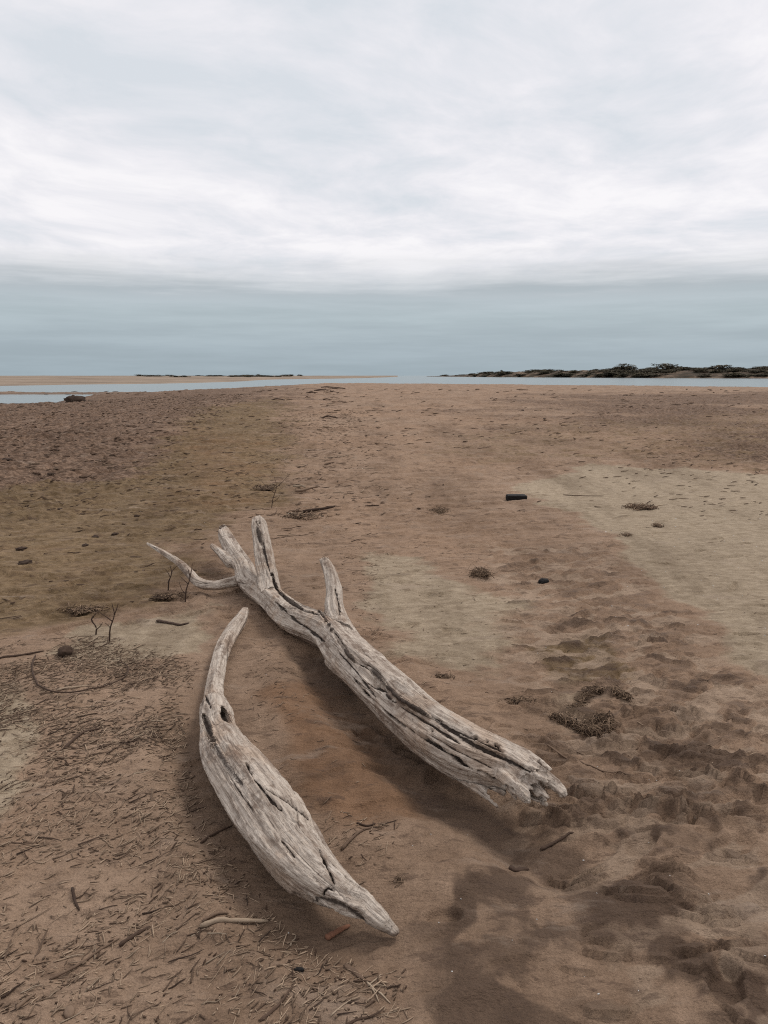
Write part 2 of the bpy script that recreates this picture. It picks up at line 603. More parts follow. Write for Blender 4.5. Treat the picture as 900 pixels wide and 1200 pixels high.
def build_ground():
    x, y = gx, gy
    z = base_height(x, y)
    near = sstep(y, 16, 7)
    # zones of the sand
    silt = np.maximum.reduce([
        zone([(600, 572), (690, 545), (930, 556), (960, 830), (880, 795), (800, 705), (722, 640), (680, 608)], 0.12, 0.30, 1.1, 1),
        0.85 * zone([(415, 640), (600, 690), (635, 740), (600, 790), (500, 790), (425, 725)], 0.12, 0.35, 1.6, 2),
        0.9 * zone([(90, 738), (250, 712), (238, 765), (120, 785), (80, 765)], 0.06, 0.16, 2.4, 3),
        0.8 * zone([(-60, 790), (20, 800), (45, 880), (30, 980), (-60, 1000)], 0.05, 0.14, 2.6, 4),
        0.7 * zone([(640, 800), (690, 790), (740, 800), (700, 860), (650, 850)], 0.05, 0.12, 3.0, 9)])
    olive = np.maximum.reduce([
        zone([(-200, 600), (150, 560), (235, 480), (330, 468), (345, 560), (285, 620), (200, 640), (245, 690), (130, 722), (-200, 760)], 0.25, 0.5, 0.6, 5),
        0.8 * zone([(610, 765), (690, 738), (745, 785), (655, 812)], 0.06, 0.2, 2.0, 6),
        0.4 * zone([(450, 520), (560, 500), (960, 478), (980, 556), (740, 546), (560, 545)], 0.4, 1.2, 0.35, 7)])
    crust = np.maximum.reduce([
        zone([(-300, 472), (90, 462), (330, 452), (345, 470), (275, 486), (225, 535), (120, 590), (-300, 625)], 0.8, 1.6, 0.3, 8),
        0.75 * zone([(600, 462), (1000, 458), (1000, 545), (780, 535), (640, 500)], 1.0, 3.0, 0.2, 9)])
    red = np.maximum(zone([(300, 815), (360, 800), (430, 850), (480, 915), (520, 960), (420, 965), (350, 930)], 0.06, 0.15, 2.2, 10),
                     0.35 * zone([(210, 500), (320, 520), (290, 600), (200, 590)], 0.3, 0.6, 0.7, 11))
    damp = fbm2(x * 2.6 + 4 + 0.12 * fbm2(x * 9, y * 9, 2), y * 2.6 + 0.12 * fbm2(x * 9 + 5, y * 9, 2), 5, 0.55)
    broad = zone([(465, 985), (560, 955), (650, 945), (760, 985), (960, 1040), (960, 1300), (440, 1300), (500, 1120)], 0.05, 0.10, 3.0, 12)
    spill = np.maximum(zone([(535, 1052), (560, 998), (640, 980), (668, 1040), (652, 1155), (565, 1112), (540, 1142), (512, 1135)], 0.02, 0.12, 5.0, 12),
                       zone([(490, 1260), (500, 1180), (545, 1140), (600, 1165), (655, 1260)], 0.02, 0.10, 5.0, 13))
    side = zone([(690, 940), (800, 985), (960, 1020), (960, 1300), (880, 1230), (800, 1120), (740, 1150), (690, 1060), (655, 1010)], 0.03, 0.14, 3.2, 14)
    wet_and_shade = np.clip(0.60 * broad * sstep(damp, -0.12, 0.08) + 0.20 * spill * (0.75 + 0.5 * damp) + 0.45 * side * sstep(damp, -0.2, 0.0), 0, 0.9)
    dA, dB = line_d(x, y, lineA), line_d(x, y, lineB)
    nlog = fbm2(x * 5, y * 5, 3)
    # damp scour and painted contact shade on each log's unlit side
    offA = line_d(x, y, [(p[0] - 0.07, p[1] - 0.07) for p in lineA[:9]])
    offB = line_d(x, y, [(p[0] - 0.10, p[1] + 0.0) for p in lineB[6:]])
    wet_and_shade = np.maximum(wet_and_shade, 0.66 * sstep(offA + 0.09 * nlog, 0.16, 0.04))
    wet_and_shade = np.maximum(wet_and_shade, 0.45 * sstep(offB + 0.08 * nlog, 0.16, 0.06))
    # damp sand along the waterline
    shore = sstep(z, -0.20, -0.36)
    # relief
    h = near * (0.016 * fbm2(x * 1.3, y * 1.3, 3) + 0.007 * fbm2(x * 5.5, y * 5.5, 3) + 0.0025 * fbm2(x * 22, y * 22, 3))
    # wind ripples and small slabs lying in one direction
    lx, ly = 0.9 * x + 0.35 * y, -0.35 * x + 0.9 * y
    slab = fbm2(lx * 2.0 + 3, ly * 5.5, 4)
    h += sstep(y, 25, 5) * (0.02 * np.maximum(slab, 0) + 0.005 * sstep(slab, 0.08, 0.13)) * (1 - silt * 0.8)
    cl = fbm2(x * 2.6, y * 2.6, 4, 0.65)
    h += crust * sstep(y, 4, 9) * (0.11 * np.maximum(cl, -0.05) + 0.10 * np.maximum(fbm2(x * 0.9, y * 0.6, 3), 0))
    dsh = fbm2(lx * 1.5, ly * 5.0, 4, 0.6)
    h += sstep(y, 4, 9) * (1 - 0.75 * silt) * (0.020 * sstep(dsh, 0.06, 0.16) + 0.05 * np.maximum(dsh - 0.1, 0))
    h += sstep(y, 8, 16) * (1 - 0.6 * silt) * 0.16 * np.maximum(fbm2(lx * 0.55, ly * 1.6, 5, 0.7) - 0.02, 0)
    h += sstep(y, 12, 25) * 0.03 * fbm2(x * 0.8, y * 0.5, 4, 0.6)
    trod = zone([(560, 640), (700, 640), (800, 715), (880, 795), (960, 850), (960, 1260), (760, 1200), (690, 1010), (660, 900), (600, 770)], 0.15, 0.25, 1.0, 15)
    blobs = fbm2(lx * 3.6 + 9, ly * 6.5 + 4, 3, 0.5)
    calm = 0.25 + 0.75 * sstep(y, 1.7, 2.6)
    blob2 = fbm2(lx * 7.5 + 2, ly * 13 + 4, 3, 0.5)
    h += trod * calm * (0.012 * sstep(blobs, -0.01, 0.045) + 0.008 * sstep(blob2, 0.0, 0.06) + 0.012 * np.maximum(blobs, 0) + 0.006 * fbm2(lx * 12, ly * 16, 3) - 0.007)
    top_dark = trod * calm * sstep(blobs, -0.02, 0.14)
    trail = trod * sstep(blobs, 0.0, -0.14) * 0.95
    h += wet_and_shade * 0.006 * (1 - sstep(offA, .3, .12))
    # footprints
    prints = []
    for i in range(90):
        px, py = rng.uniform(590, 900), rng.uniform(650, 1010)
        if px < 600 + (py - 640) * 0.10 or px > 700 + (py - 640) * 1.1: continue
        prints.append((*G2(px, py), rng.normal(0.5, 0.6), rng.uniform(.10, .15), rng.uniform(.04, .06), rng.uniform(.007, .015)))
    for i in range(110):
        px, py = rng.uniform(420, 900), rng.uniform(540, 900)
        prints.append((*G2(px, py), rng.normal(0.2, 0.5), rng.uniform(.06, .13), rng.uniform(.025, .05), rng.uniform(.007, .018)))
    for i in range(160):
        px, py = rng.uniform(-50, 330), rng.uniform(500, 740)
        prints.append((*G2(px, py), rng.normal(0.5, 0.3), rng.uniform(.08, .26), rng.uniform(.025, .06), rng.uniform(.010, .026)))
    prints += [(*G2(850, 1158), 1.0, .08, .045, .026), (*G2(770, 1003), .3, .08, .045, .022), (*G2(765, 1035), .1, .09, .03, .016),
               (*G2(835, 800), .1, .17, .05, .018), (*G2(830, 870), -.1, .2, .06, .022), (*G2(790, 945), -.3, .16, .05, .022), (*G2(880, 940), .2, .14, .06, .026),
               (*G2(520, 1078), .1, .05, .025, .015)]
    dark2 = np.zeros_like(x)
    pr = np.zeros_like(x)
    for cx, cy, a, L, wd, dp in prints:
        m = L * 2.2
        r0, r1 = np.searchsorted(ROWS, [cy - m, cy + m])
        if r1 - r0 < 2: continue
        sc = max(cy, 0) + CU
        c0, c1 = np.searchsorted(UC, [(cx - m) / (sc - 0), (cx + m) / (sc - 0)])
        c0, c1 = max(0, c0 - 6), min(NC, c1 + 6)
        X, Y = x[r0:r1, c0:c1] - cx, y[r0:r1, c0:c1] - cy
        ca, sa = math.cos(a), math.sin(a)
        wob = 0.35 * fbm2((X + cx) * 9, (Y + cy) * 9, 2)
        d = np.sqrt(((X * ca + Y * sa) / L) ** 2 + ((-X * sa + Y * ca) / wd) ** 2) + wob
        room = np.clip(1 - pr[r0:r1, c0:c1], 0, 1)
        h[r0:r1, c0:c1] += room * (-dp * sstep(d, 1.0, 0.7) + dp * 0.45 * np.exp(-((d - 1.2) / 0.22) ** 2))
        pr[r0:r1, c0:c1] = np.maximum(pr[r0:r1, c0:c1], sstep(d, 1.5, 1.1))
        dark2[r0:r1, c0:c1] = np.maximum(dark2[r0:r1, c0:c1], sstep(d, 1.0, 0.6) * min(1, dp / 0.03))
    slabs = []
    while len(slabs) < 230:
        px, py = rng.uniform(560, 900), rng.uniform(640, 1200)
        if px < 575 + (py - 640) * 0.20 or px > 690 + (py - 640) * 1.05: continue
        if py > 960 and rng.uniform() < 0.75: continue
        q = rng.uniform(.7, 1.5)
        slabs.append((*G2(px, py), rng.normal(-0.15, 0.3), .066 * q, .026 * q * rng.uniform(.6, 1.3), rng.uniform(.010, .019)))
    for i in range(240):
        px, py = rng.uniform(-20, 330) if i % 3 else rng.uniform(330, 900), rng.uniform(490, 720)
        p = G2(px, py)
        q = rng.uniform(.6, 1.5) * max(1, p[1] / 6) ** .7
        slabs.append((p[0], p[1], rng.normal(0.25, 0.3), .085 * q, .026 * q, rng.uniform(.008, .022) * max(1, p[1] / 7) ** .5))
    slabtop = np.zeros_like(x)
    for n_, (cx, cy, a, L, wd, dp) in enumerate(slabs):
        m = L * 1.6
        r0, r1 = np.searchsorted(ROWS, [cy - m, cy + m])
        if r1 - r0 < 2: continue
        c0, c1 = np.searchsorted(UC, [(cx - m) / (cy + CU), (cx + m) / (cy + CU)])
        c0, c1 = max(0, c0 - 6), min(NC, c1 + 6)
        X, Y = x[r0:r1, c0:c1] - cx, y[r0:r1, c0:c1] - cy
        ca, sa = math.cos(a), math.sin(a)
        u_, v_ = (X * ca + Y * sa) / L, (-X * sa + Y * ca) / wd
        d = np.sqrt(u_ ** 2 + v_ ** 2) + 0.38 * fbm2((X + cx) * 9 + n_, (Y + cy) * 13, 3, 0.5)
        top = sstep(d, 1.0, 0.88)
        h[r0:r1, c0:c1] += np.where(h[r0:r1, c0:c1] < 0.06, dp * top * np.clip(0.55 - 0.55 * v_, 0.05, 1.2), 0) - 0.35 * dp * np.exp(-((d - 1.12) / 0.12) ** 2)
        slabtop[r0:r1, c0:c1] = np.maximum(slabtop[r0:r1, c0:c1], top * (0.55 + 0.4 * ((n_ * 7919) % 10) / 10))
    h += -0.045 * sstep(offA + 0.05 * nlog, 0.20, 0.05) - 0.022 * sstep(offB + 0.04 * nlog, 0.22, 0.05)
    h += 0.018 * np.exp(-((dA - 0.34 + 0.08 * nlog) / 0.07) ** 2) + 0.014 * np.exp(-((dB - 0.27 + 0.07 * nlog) / 0.06) ** 2)
    litter = zone([(-120, 770), (120, 745), (235, 770), (235, 900), (260, 960), (330, 1060), (440, 1100), (470, 1260), (-120, 1260)], 0.1, 0.2, 2.0, 16)
    h += litter * 0.010 * fbm2(lx * 9, ly * 22, 3, 0.6)
    z = z + h
    hump = G2(702, 838)
    h += 0.045 * np.exp(-(((x - hump[0]) / 0.11) ** 2 + ((y - hump[1]) / 0.10) ** 2))
    silt = silt * (1 - 0.6 * trod)
    wet_and_shade = np.clip(np.maximum(wet_and_shade * (1 - 0.65 * trail), 0.40 * top_dark * (0.6 + 0.8 * np.clip(blob2 + .5, 0, 1)) + 0.25 * dark2 + 0.42 * slabtop), 0, 1)
    wet_and_shade = np.maximum(wet_and_shade, 0.62 * shore)
    z = np.where(y < 0, 0, z)
    V = np.stack([x, y, z], -1).reshape(-1, 3)
    idx = np.arange(NR * NC).reshape(NR, NC)
    Fq = np.stack([idx[:-1, :-1], idx[:-1, 1:], idx[1:, 1:], idx[1:, :-1]], -1).reshape(-1, 4)
    one = np.ones(NR * NC)
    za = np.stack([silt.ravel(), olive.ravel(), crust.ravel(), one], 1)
    zb = np.stack([red.ravel(), wet_and_shade.ravel(), trail.ravel(), one], 1)
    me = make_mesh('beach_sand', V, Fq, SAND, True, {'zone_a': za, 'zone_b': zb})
    o = link('beach_sand', me)
    o['kind'] = 'structure'
    return z


GZ = build_ground()


def H(x, y):
    x, y = np.asarray(x, float), np.asarray(y, float)
    r = np.clip(np.searchsorted(ROWS, y) - 1, 0, NR - 2)
    u = x / (np.maximum(y, 0) + CU)
    c = np.clip(np.searchsorted(UC, u) - 1, 0, NC - 2)
    fr = (y - ROWS[r]) / (ROWS[r + 1] - ROWS[r])
    fc = np.clip((u - UC[c]) / (UC[c + 1] - UC[c]), 0, 1)
    return (GZ[r, c] * (1 - fc) + GZ[r, c + 1] * fc) * (1 - fr) + (GZ[r + 1, c] * (1 - fc) + GZ[r + 1, c + 1] * fc) * fr


def on(px, py):
    p = G2(px, py)
    return np.array([p[0], p[1], float(H(p[0], p[1]))])


# ------------------------------------------------------------------ water, far shores
def build_water():
    m, k = new_mat('water')
    b = principled(k, 0.15, 0.5)
    b.inputs['Base Color'].default_value = (0.10, 0.126, 0.125, 1)
    b.inputs['IOR'].default_value = 1.33
    pos = k.new('ShaderNodeTexCoord').outputs['Object']
    mp = k.new('ShaderNodeMapping')
    k.put(mp.inputs[0], pos)
    mp.inputs['Scale'].default_value = (0.5, 1.0, 1)
    n = k.math('ADD', k.noise(mp.outputs[0], 2.2, 4, 0.6), k.math('MULTIPLY', k.noise(mp.outputs[0], 0.25, 3, 0.5), 2.0))
    bump(k, b, n, 0.05, 0.6)
    S = 12000
    me = make_mesh('water', [(-S, -400, 0), (S, -400, 0), (S, S, 0), (-S, S, 0)], [(0, 1, 2, 3)], m, False)
    o = link('water', me, loc=(0, 0, WATER_Z))
    o['kind'] = 'structure'


build_water()


def strip_terrain(name, edge, prof, mat, nx=400, ns=28, nz=0.6, nf=0.05, taper=0.0):
    """land seen across the water: its waterline EDGE (points on the ground) and a height profile going inland"""
    E_ = catmull(np.array(edge), 12)
    L = np.r_[0, np.cumsum(np.linalg.norm(np.diff(E_, axis=0), axis=1))]
    q = np.linspace(0, 1, nx) ** 1.0 * L[-1]
    ex, ey = np.interp(q, L, E_[:, 0]), np.interp(q, L, E_[:, 1])
    s = np.array([p[0] for p in prof]); hz = np.array([p[1] for p in prof])
    ss = np.concatenate([np.linspace(a, b_, ns // (len(s) - 1) + 2)[:-1] for a, b_ in zip(s[:-1], s[1:])] + [[s[-1]]])
    dirx, diry = ex / np.hypot(ex, ey), ey / np.hypot(ex, ey)
    X = ex[:, None] + dirx[:, None] * ss[None]
    Y = ey[:, None] + diry[:, None] * ss[None]
    hh = np.interp(ss, s, hz)[None] + 0 * X
    n = fbm2(X * nf, Y * nf, 5, 0.55)
    up = np.clip((hh - WATER_Z) / 1.0, 0, 1)
    hh = hh + n * nz * up
    if taper:
        k = sstep(np.linspace(0, 1, nx), 0, taper)[:, None] * 0.9 + 0.1
        hh = (hh + 0.6) * k - 0.6 * (1 + 0 * k)
    V = np.stack([X, Y, hh], -1).reshape(-1, 3)
    m = len(ss)
    idx = np.arange(nx * m).reshape(nx, m)
    Fq = np.stack([idx[:-1, :-1], idx[1:, :-1], idx[1:, 1:], idx[:-1, 1:]], -1).reshape(-1, 4)
    o = link(name, make_mesh(name, V, Fq, mat, True))
    o['kind'] = 'structure'

    def height(px, s_):
        a = (px - 450) / F / CP
        i = int(np.argmin(np.abs(ex / ey - a)))
        j = int(np.argmin(np.abs(ss - s_)))
        return X[i, j], Y[i, j], hh[i, j]
    return height


def shore_mat(name, c1, c2, c3, sc):
    m, k = new_mat(name)
    b = principled(k, 0.95, 0.15)
    pos = k.new('ShaderNodeTexCoord').outputs['Object']
    mp = k.new('ShaderNodeMapping')
    k.put(mp.inputs[0], pos)
    mp.inputs['Scale'].default_value = (1, 0.6, 2.5)
    n = k.noise(mp.outputs[0], sc, 6, 0.65)
    k.put(b.inputs['Base Color'], k.ramp(n, [(0.36, c1), (0.5, c2), (0.66, c3)]))
    return m


def far_pt(px, py):
    """a point on the water surface seen at that pixel"""
    return W(px, py, WATER_Z)[:2]


HZ = 600 - F * math.tan(PITCH)
sandbar = strip_terrain('sandbar', [far_pt(-330, 453.6), far_pt(-100, 453.2), far_pt(0, 452.6), far_pt(105, 450.8), far_pt(200, 449.6), far_pt(280, 447.2), far_pt(330, 444.6), far_pt(430, 443.0), far_pt(466, 441.6)],
                        [(0, -0.6), (6, -0.42), (60, 0.0), (230, 1.0), (500, 1.35), (900, 1.2)],
                        shore_mat('far_sand', (0.17, 0.125, 0.09, 1), (0.245, 0.185, 0.135, 1), (0.29, 0.225, 0.17, 1), 0.05), nz=0.35, nf=0.02)
dune = strip_terrain('dune', [far_pt(500, 441.3), far_pt(540, 441.6), far_pt(600, 442.1), far_pt(660, 442.4), far_pt(750, 442.9), far_pt(900, 443.5), far_pt(1150, 444.4), far_pt(1400, 445.5)],
                     [(0, -0.6), (4, -0.3), (14, 1.4), (45, 4.2), (95, 6.4), (150, 6.6), (300, 3.0)],
                     shore_mat('dune_scrub', (0.022, 0.018, 0.010, 1), (0.058, 0.038, 0.022, 1), (0.21, 0.15, 0.105, 1), 0.07), nx=600, nz=2.2, nf=0.045, taper=0.62)


def crown_mesh(seed, n=1500, w=1.0, hgt=1.0):
    """a shrub's crown: many small leaf faces in uneven clumps through its volume"""
    r = np.random.default_rng(seed)
    V, Fc, T = [], [], []
    clumps = []
    for i in range(22):
        a, q = r.uniform(0, 6.28), r.uniform(0, 1) ** 0.6
        cz = r.uniform(0.0, 0.80)
        rad = q * 0.42 * math.sqrt(max(0.1, 1 - ((cz - 0.3) / 0.8) ** 2))
        clumps.append((rad * math.cos(a), rad * math.sin(a), cz, r.uniform(.12, .24), r.uniform(0.1, 0.9)))
    for i in range(n):
        cx, cy, cz, cr, ct = clumps[r.integers(len(clumps))]
        d = r.normal(size=3); d /= np.linalg.norm(d)
        p = np.array([cx, cy, cz]) + d * cr * r.uniform(0.4, 1.1) * np.array([1, 1, .8])
        if p[2] < 0.0: p[2] = 0.02
        a = r.normal(size=3); a /= np.linalg.norm(a)
        b_ = np.cross(a, r.normal(size=3)); b_ /= np.linalg.norm(b_)
        s = r.uniform(.025, .06)
        k = len(V)
        V += [p - a * s, p + b_ * s * .5, p + a * s * 1.3, p - b_ * s * .5]
        Fc.append((k, k + 1, k + 2, k + 3))
        T += [np.clip(ct + r.normal(0, .15), 0, 1)] * 4
    V = np.array(V) * np.array([w, w, hgt])
    return make_mesh('crown', V, Fc, SHRUB, False, {'tint': np.array(T)})


def trunk_mesh(seed):
    r = np.random.default_rng(seed)
    b = MB()
    for i in range(5):
        a = r.uniform(0, 6.28)
        tip = np.array([math.cos(a) * .28, math.sin(a) * .28, r.uniform(.4, .7)])
        P = catmull([(0, 0, -0.05), (tip[0] * .3, tip[1] * .3, .2), tip], 4)
        b.tube(P, np.linspace(.035, .012, len(P)), 5, .4)
    return b.mesh('trunk', BARK)


CROWNS = [crown_mesh(100 + i) for i in range(6)]
TRUNKS = [trunk_mesh(200 + i) for i in range(3)]


def shrub(name, loc, w, h, label, cat, group, i):
    e = empty(name, loc)
    tag(e, label, cat, group)
    c = link('crown', CROWNS[i % 6], e)
    t = link('trunk', TRUNKS[i % 3], e)
    e.scale = (w, w, h)
    e.rotation_euler = (0, 0, i * 1.7)
    return e


# the three tall bushes that break the dune's skyline, then the low scrub along it
for i, (px, w, h, lab) in enumerate([(724, 17, 6.3, 'tall dark bushy tree on the dune skyline, smaller of the two tallest'), (770, 27, 7.0, 'widest dark bushy tree rising from the middle of the dune skyline'),
                                     (832, 17, 5.2, 'low broad dark tree on the dune just beyond the widest tree'), (583, 6, 4.0, 'lone small dark tree where the dune runs thin towards the sea')]):
    x_, y_, z_ = dune(px, 95 if i != 3 else 60)
    shrub('bushy_tree', (x_, y_, z_ - 1.6), w * y_ / 700 * 1.35, h * y_ / 700 * 1.3, lab, 'tree', None, i)
rs = np.random.default_rng(5)
LOW = 'low dark scrub bush covering the dune beyond the water'
for i in range(130):
    px = 515 + 400 * rs.uniform() ** 0.75
    s_ = rs.choice([14, 45, 70, 95, 120])
    x_, y_, z_ = dune(px, s_)
    k_ = y_ / 700 * min(1.0, 0.35 + (px - 500) / 220)
    shrub('scrub_bush', (x_, y_, z_ - 0.9), rs.uniform(10, 26) * k_, rs.uniform(2.4, 4.4) * k_, LOW, 'bush', 'scrub bushes on the dune', i)
for i in range(34):
    px = rs.choice([rs.uniform(165, 220), rs.uniform(220, 300), rs.uniform(285, 380), rs.uniform(255, 345)])
    x_, y_, z_ = sandbar(px, 230 + rs.uniform(-60, 100))
    k_ = y_ / 600
    shrub('scrub_bush', (x_, y_, z_ - 0.2), rs.uniform(5, 14) * k_, rs.uniform(1.0, 2.0) * k_, 'low dark shrub on the far pale sandbar horizon', 'bush', 'shrubs along the far sandbar', i)
x_, y_, z_ = sandbar(-4, 60)
shrub('scrub_bush', (x_, y_, z_ - 0.2), 5.5, 1.6, 'single dark round shrub at the near end of the sandbar', 'bush', None, 2)


# ------------------------------------------------------------------ driftwood: round timbers merged on a distance grid, then cracked and grained
class Timber:
    def __init__(s, tubes, h=0.004, blend=0.02, lumps=()):
        """tubes: list of (points (px,py,half width px,z), cut?)"""
        s.tubes, s.lumps = [], set(lumps)
        core = []
        for pts, cut in tubes:
            if cut == 'end':                    # a snapped, fibrous end: everything past a ragged face goes
                (ax, ay, aw, az), (bx, by, bw, bz) = pts
                s.tubes.append((np.array([W(ax, ay, az), W(bx, by, bz)]), np.array([aw, bw]), 'end'))
                continue
            if cut == 'groove':                 # follows the outer face found on the line of sight
                S_, R_ = np.vstack([c_[0] for c_ in core]), np.concatenate([c_[1] for c_ in core])
                P, r = [], []
                for px, py, w, dip in pts:
                    d = np.array([(px - 450) / F, CP + (600 - py) / F * SP, -SP + (600 - py) / F * CP]); d /= np.linalg.norm(d)
                    p = np.array([0, 0, EYE]) + d * 0.5
                    for _ in range(80):
                        p = p + d * max(0.0006, (np.linalg.norm(S_ - p, axis=1) - R_).min())
                    rr = w * depth_of(p) / F
                    P.append(p - d * rr * (1 - dip)); r.append(rr)
                Q = catmull(np.c_[np.array(P), r], 8)
                s.tubes.append((Q[:, :3], Q[:, 3], True))
                continue
            P = np.array([W(a, b, z) for a, b, w, z in pts])
            r = np.array([w * depth_of(p) / F for (a, b, w, z), p in zip(pts, P)])
            Q = catmull(np.c_[P, r], 8)
            s.tubes.append((Q[:, :3], np.maximum(Q[:, 3], 0.003), cut))
            if not cut:
                Q = catmull(np.c_[P, r], 40)
                core.append((Q[:, :3], np.maximum(Q[:, 3], 0.003)))
        allp = np.vstack([t[0] for t in s.tubes if not t[2]])
        allr = np.concatenate([t[1] for t in s.tubes if not t[2]])
        lo = (allp - allr[:, None]).min(0) - 0.03
        hi = (allp + allr[:, None]).max(0) + 0.03
        n = np.ceil((hi - lo) / h).astype(int) + 1
        D = np.full(n, 0.05, np.float32)

        def block(P, r, margin):
            a = np.maximum(np.floor(((P - r[:, None]).min(0) - margin - lo) / h).astype(int), 0)
            b = np.minimum(np.ceil(((P + r[:, None]).max(0) + margin - lo) / h).astype(int), n)
            return a, b

        def cone(P0, P1, r0, r1, X, Y, Zz):
            e = P1 - P0
            t = np.clip(((X - P0[0]) * e[0] + (Y - P0[1]) * e[1] + (Zz - P0[2]) * e[2]) / (e @ e + 1e-12), 0, 1)
            return np.sqrt((X - P0[0] - t * e[0]) ** 2 + (Y - P0[1] - t * e[1]) ** 2 + (Zz - P0[2] - t * e[2]) ** 2) - (r0 + (r1 - r0) * t)
        first = True
        for P, r, cut in s.tubes:
            if cut == 'end':
                e = P[1] - P[0]; e = e / np.linalg.norm(e)
                sd_ = np.cross(e, [0, 0, 1.0]); sd_ /= np.linalg.norm(sd_)
                up_ = np.cross(sd_, e)
                c = P[0] + e * r[1] * .5
                a = np.maximum(np.floor((c - r[1] * 1.2 - lo) / h).astype(int), 0)
                b = np.minimum(np.ceil((c + r[1] * 1.2 - lo) / h).astype(int), n)
                X, Y, Zz = np.meshgrid(*[lo[q] + h * np.arange(a[q], b[q]) for q in range(3)], indexing='ij')
                t = (X - P[0][0]) * e[0] + (Y - P[0][1]) * e[1] + (Zz - P[0][2]) * e[2]
                u_ = (X - P[0][0]) * sd_[0] + (Y - P[0][1]) * sd_[1]
                v_ = (X - P[0][0]) * up_[0] + (Y - P[0][1]) * up_[1] + (Zz - P[0][2]) * up_[2]
                fr = 1.1 / max(r[0], .008)
                rag = r[0] * (2.2 * fbm2(u_ * fr * .55 + 3.1, v_ * fr * .8 + 1.7, 2) + 1.2 * pn2(u_ * fr * 2.2, v_ * fr * 2.6) - 1.3 * sstep(np.hypot(u_, v_), r[0] * 1.2, 0))
                sl = tuple(slice(a[q], b[q]) for q in range(3))
                lim = (np.hypot(u_, v_) < r[1]) & (t < r[1] * 1.6)
                D[sl] = np.where(lim, np.maximum(D[sl], np.minimum((t - rag) * 0.6, 0.05)), D[sl])
                continue
            a, b = block(P, r, 0.045)
            if (b <= a).any(): continue
            T = np.full(b - a, 0.05, np.float32)
            for i in range(len(P) - 1):
                pa, pb = P[i:i + 2], r[i:i + 2]
                c, d = block(pa, pb, 0.04)
                c, d = np.maximum(c, a), np.minimum(d, b)
                if (d <= c).any(): continue
                X, Y, Zz = np.meshgrid(*[lo[q] + h * np.arange(c[q], d[q]) for q in range(3)], indexing='ij', sparse=True)
                v = cone(P[i], P[i + 1], r[i], r[i + 1], X, Y, Zz)
                sl = tuple(slice(c[q] - a[q], d[q] - a[q]) for q in range(3))
                T[sl] = np.minimum(T[sl], v)
            sl = tuple(slice(a[q], b[q]) for q in range(3))
            B = D[sl]
            if cut:
                D[sl] = np.maximum(B, -T)
            else:
                hh = np.clip(0.5 + 0.5 * (B - T) / blend, 0, 1)
                D[sl] = np.minimum(B * (1 - hh) + T * hh - blend * hh * (1 - hh), 0.05)
        g = openvdb.FloatGrid(0.05)
        g.copyFromArray(D, tolerance=0.0)
        pts, quads = g.convertToQuads(isovalue=0.0)
        s.V = np.asarray(pts, float) * h + lo
        s.Q = np.asarray(quads, np.int64)
        c = s.V[s.Q]
        nf = np.cross(c[:, 2] - c[:, 0], c[:, 3] - c[:, 1])
        vol = (np.einsum('ij,ij->i', c.mean(1) - s.V.mean(0), nf)).sum()
        if vol < 0: s.Q = s.Q[:, ::-1]
        E2 = np.stack([s.Q, np.roll(s.Q, -1, 1)], -1).reshape(-1, 2)
        ue, inv = np.unique(np.sort(E2, 1), axis=0, return_inverse=True)
        inv = inv.reshape(-1, 4) + len(s.V)
        fc = np.arange(len(s.Q)) + len(s.V) + len(ue)
        newV = np.vstack([s.V, s.V[ue].mean(1), s.V[s.Q].mean(1)])
        s.Q = np.concatenate([np.stack([s.Q[:, k], inv[:, k], fc, inv[:, k - 1]], 1) for k in range(4)])
        s.V = newV
        # relax the grid's facets
        for _ in range(2):
            acc = np.zeros_like(s.V); cnt = np.zeros(len(s.V))
            for a_, b_ in ((0, 1), (1, 2), (2, 3), (3, 0)):
                for q in range(3):
                    acc[:, q] += np.bincount(s.Q[:, a_], s.V[s.Q[:, b_], q], len(s.V)) + np.bincount(s.Q[:, b_], s.V[s.Q[:, a_], q], len(s.V))
                cnt += np.bincount(s.Q[:, a_], minlength=len(s.V)) + np.bincount(s.Q[:, b_], minlength=len(s.V))
            s.V = acc / cnt[:, None]
        s.owner()
        s.crack = np.zeros(len(s.V))
        s.stain = np.zeros(len(s.V))

    def normals(s):
        c = s.V[s.Q]
        nf = np.cross(c[:, 2] - c[:, 0], c[:, 3] - c[:, 1])
        N = np.zeros_like(s.V)
        for k in range(4):
            for q in range(3):
                N[:, q] += np.bincount(s.Q[:, k], nf[:, q], len(s.V))
        return N / (np.linalg.norm(N, axis=1)[:, None] + 1e-12)

    def owner(s):
        S, Rr, Tg, ID, SS = [], [], [], [], []
        off = 0.0
        for i, (P, r, cut) in enumerate(s.tubes):
            if cut or i in s.lumps: continue
            L = np.r_[0, np.cumsum(np.linalg.norm(np.diff(P, axis=0), axis=1))]
            t = np.gradient(P, axis=0); t /= np.linalg.norm(t, axis=1)[:, None]
            S.append(P); Rr.append(r); Tg.append(t); ID.append(np.full(len(P), i)); SS.append(L + off)
            off += L[-1] + 1.3
        S, Rr, Tg, ID, SS = np.vstack(S), np.concatenate(Rr), np.vstack(Tg), np.concatenate(ID), np.concatenate(SS)
        best = np.zeros(len(s.V), int)
        for a in range(0, len(s.V), 20000):
            v = s.V[a:a + 20000]
            d = np.sqrt(np.maximum((v ** 2).sum(1)[:, None] + (S ** 2).sum(1)[None] - 2 * v @ S.T, 0)) - Rr[None]
            best[a:a + 20000] = d.argmin(1)
        s.tid = ID[best]
        s.rad = Rr[best]
        rel = s.V - S[best]
        t = Tg[best]
        al = (rel * t).sum(1)
        side = np.cross(t, [0, 0, 1.0]); side /= np.linalg.norm(side, axis=1)[:, None] + 1e-9
        upv = np.cross(side, t)
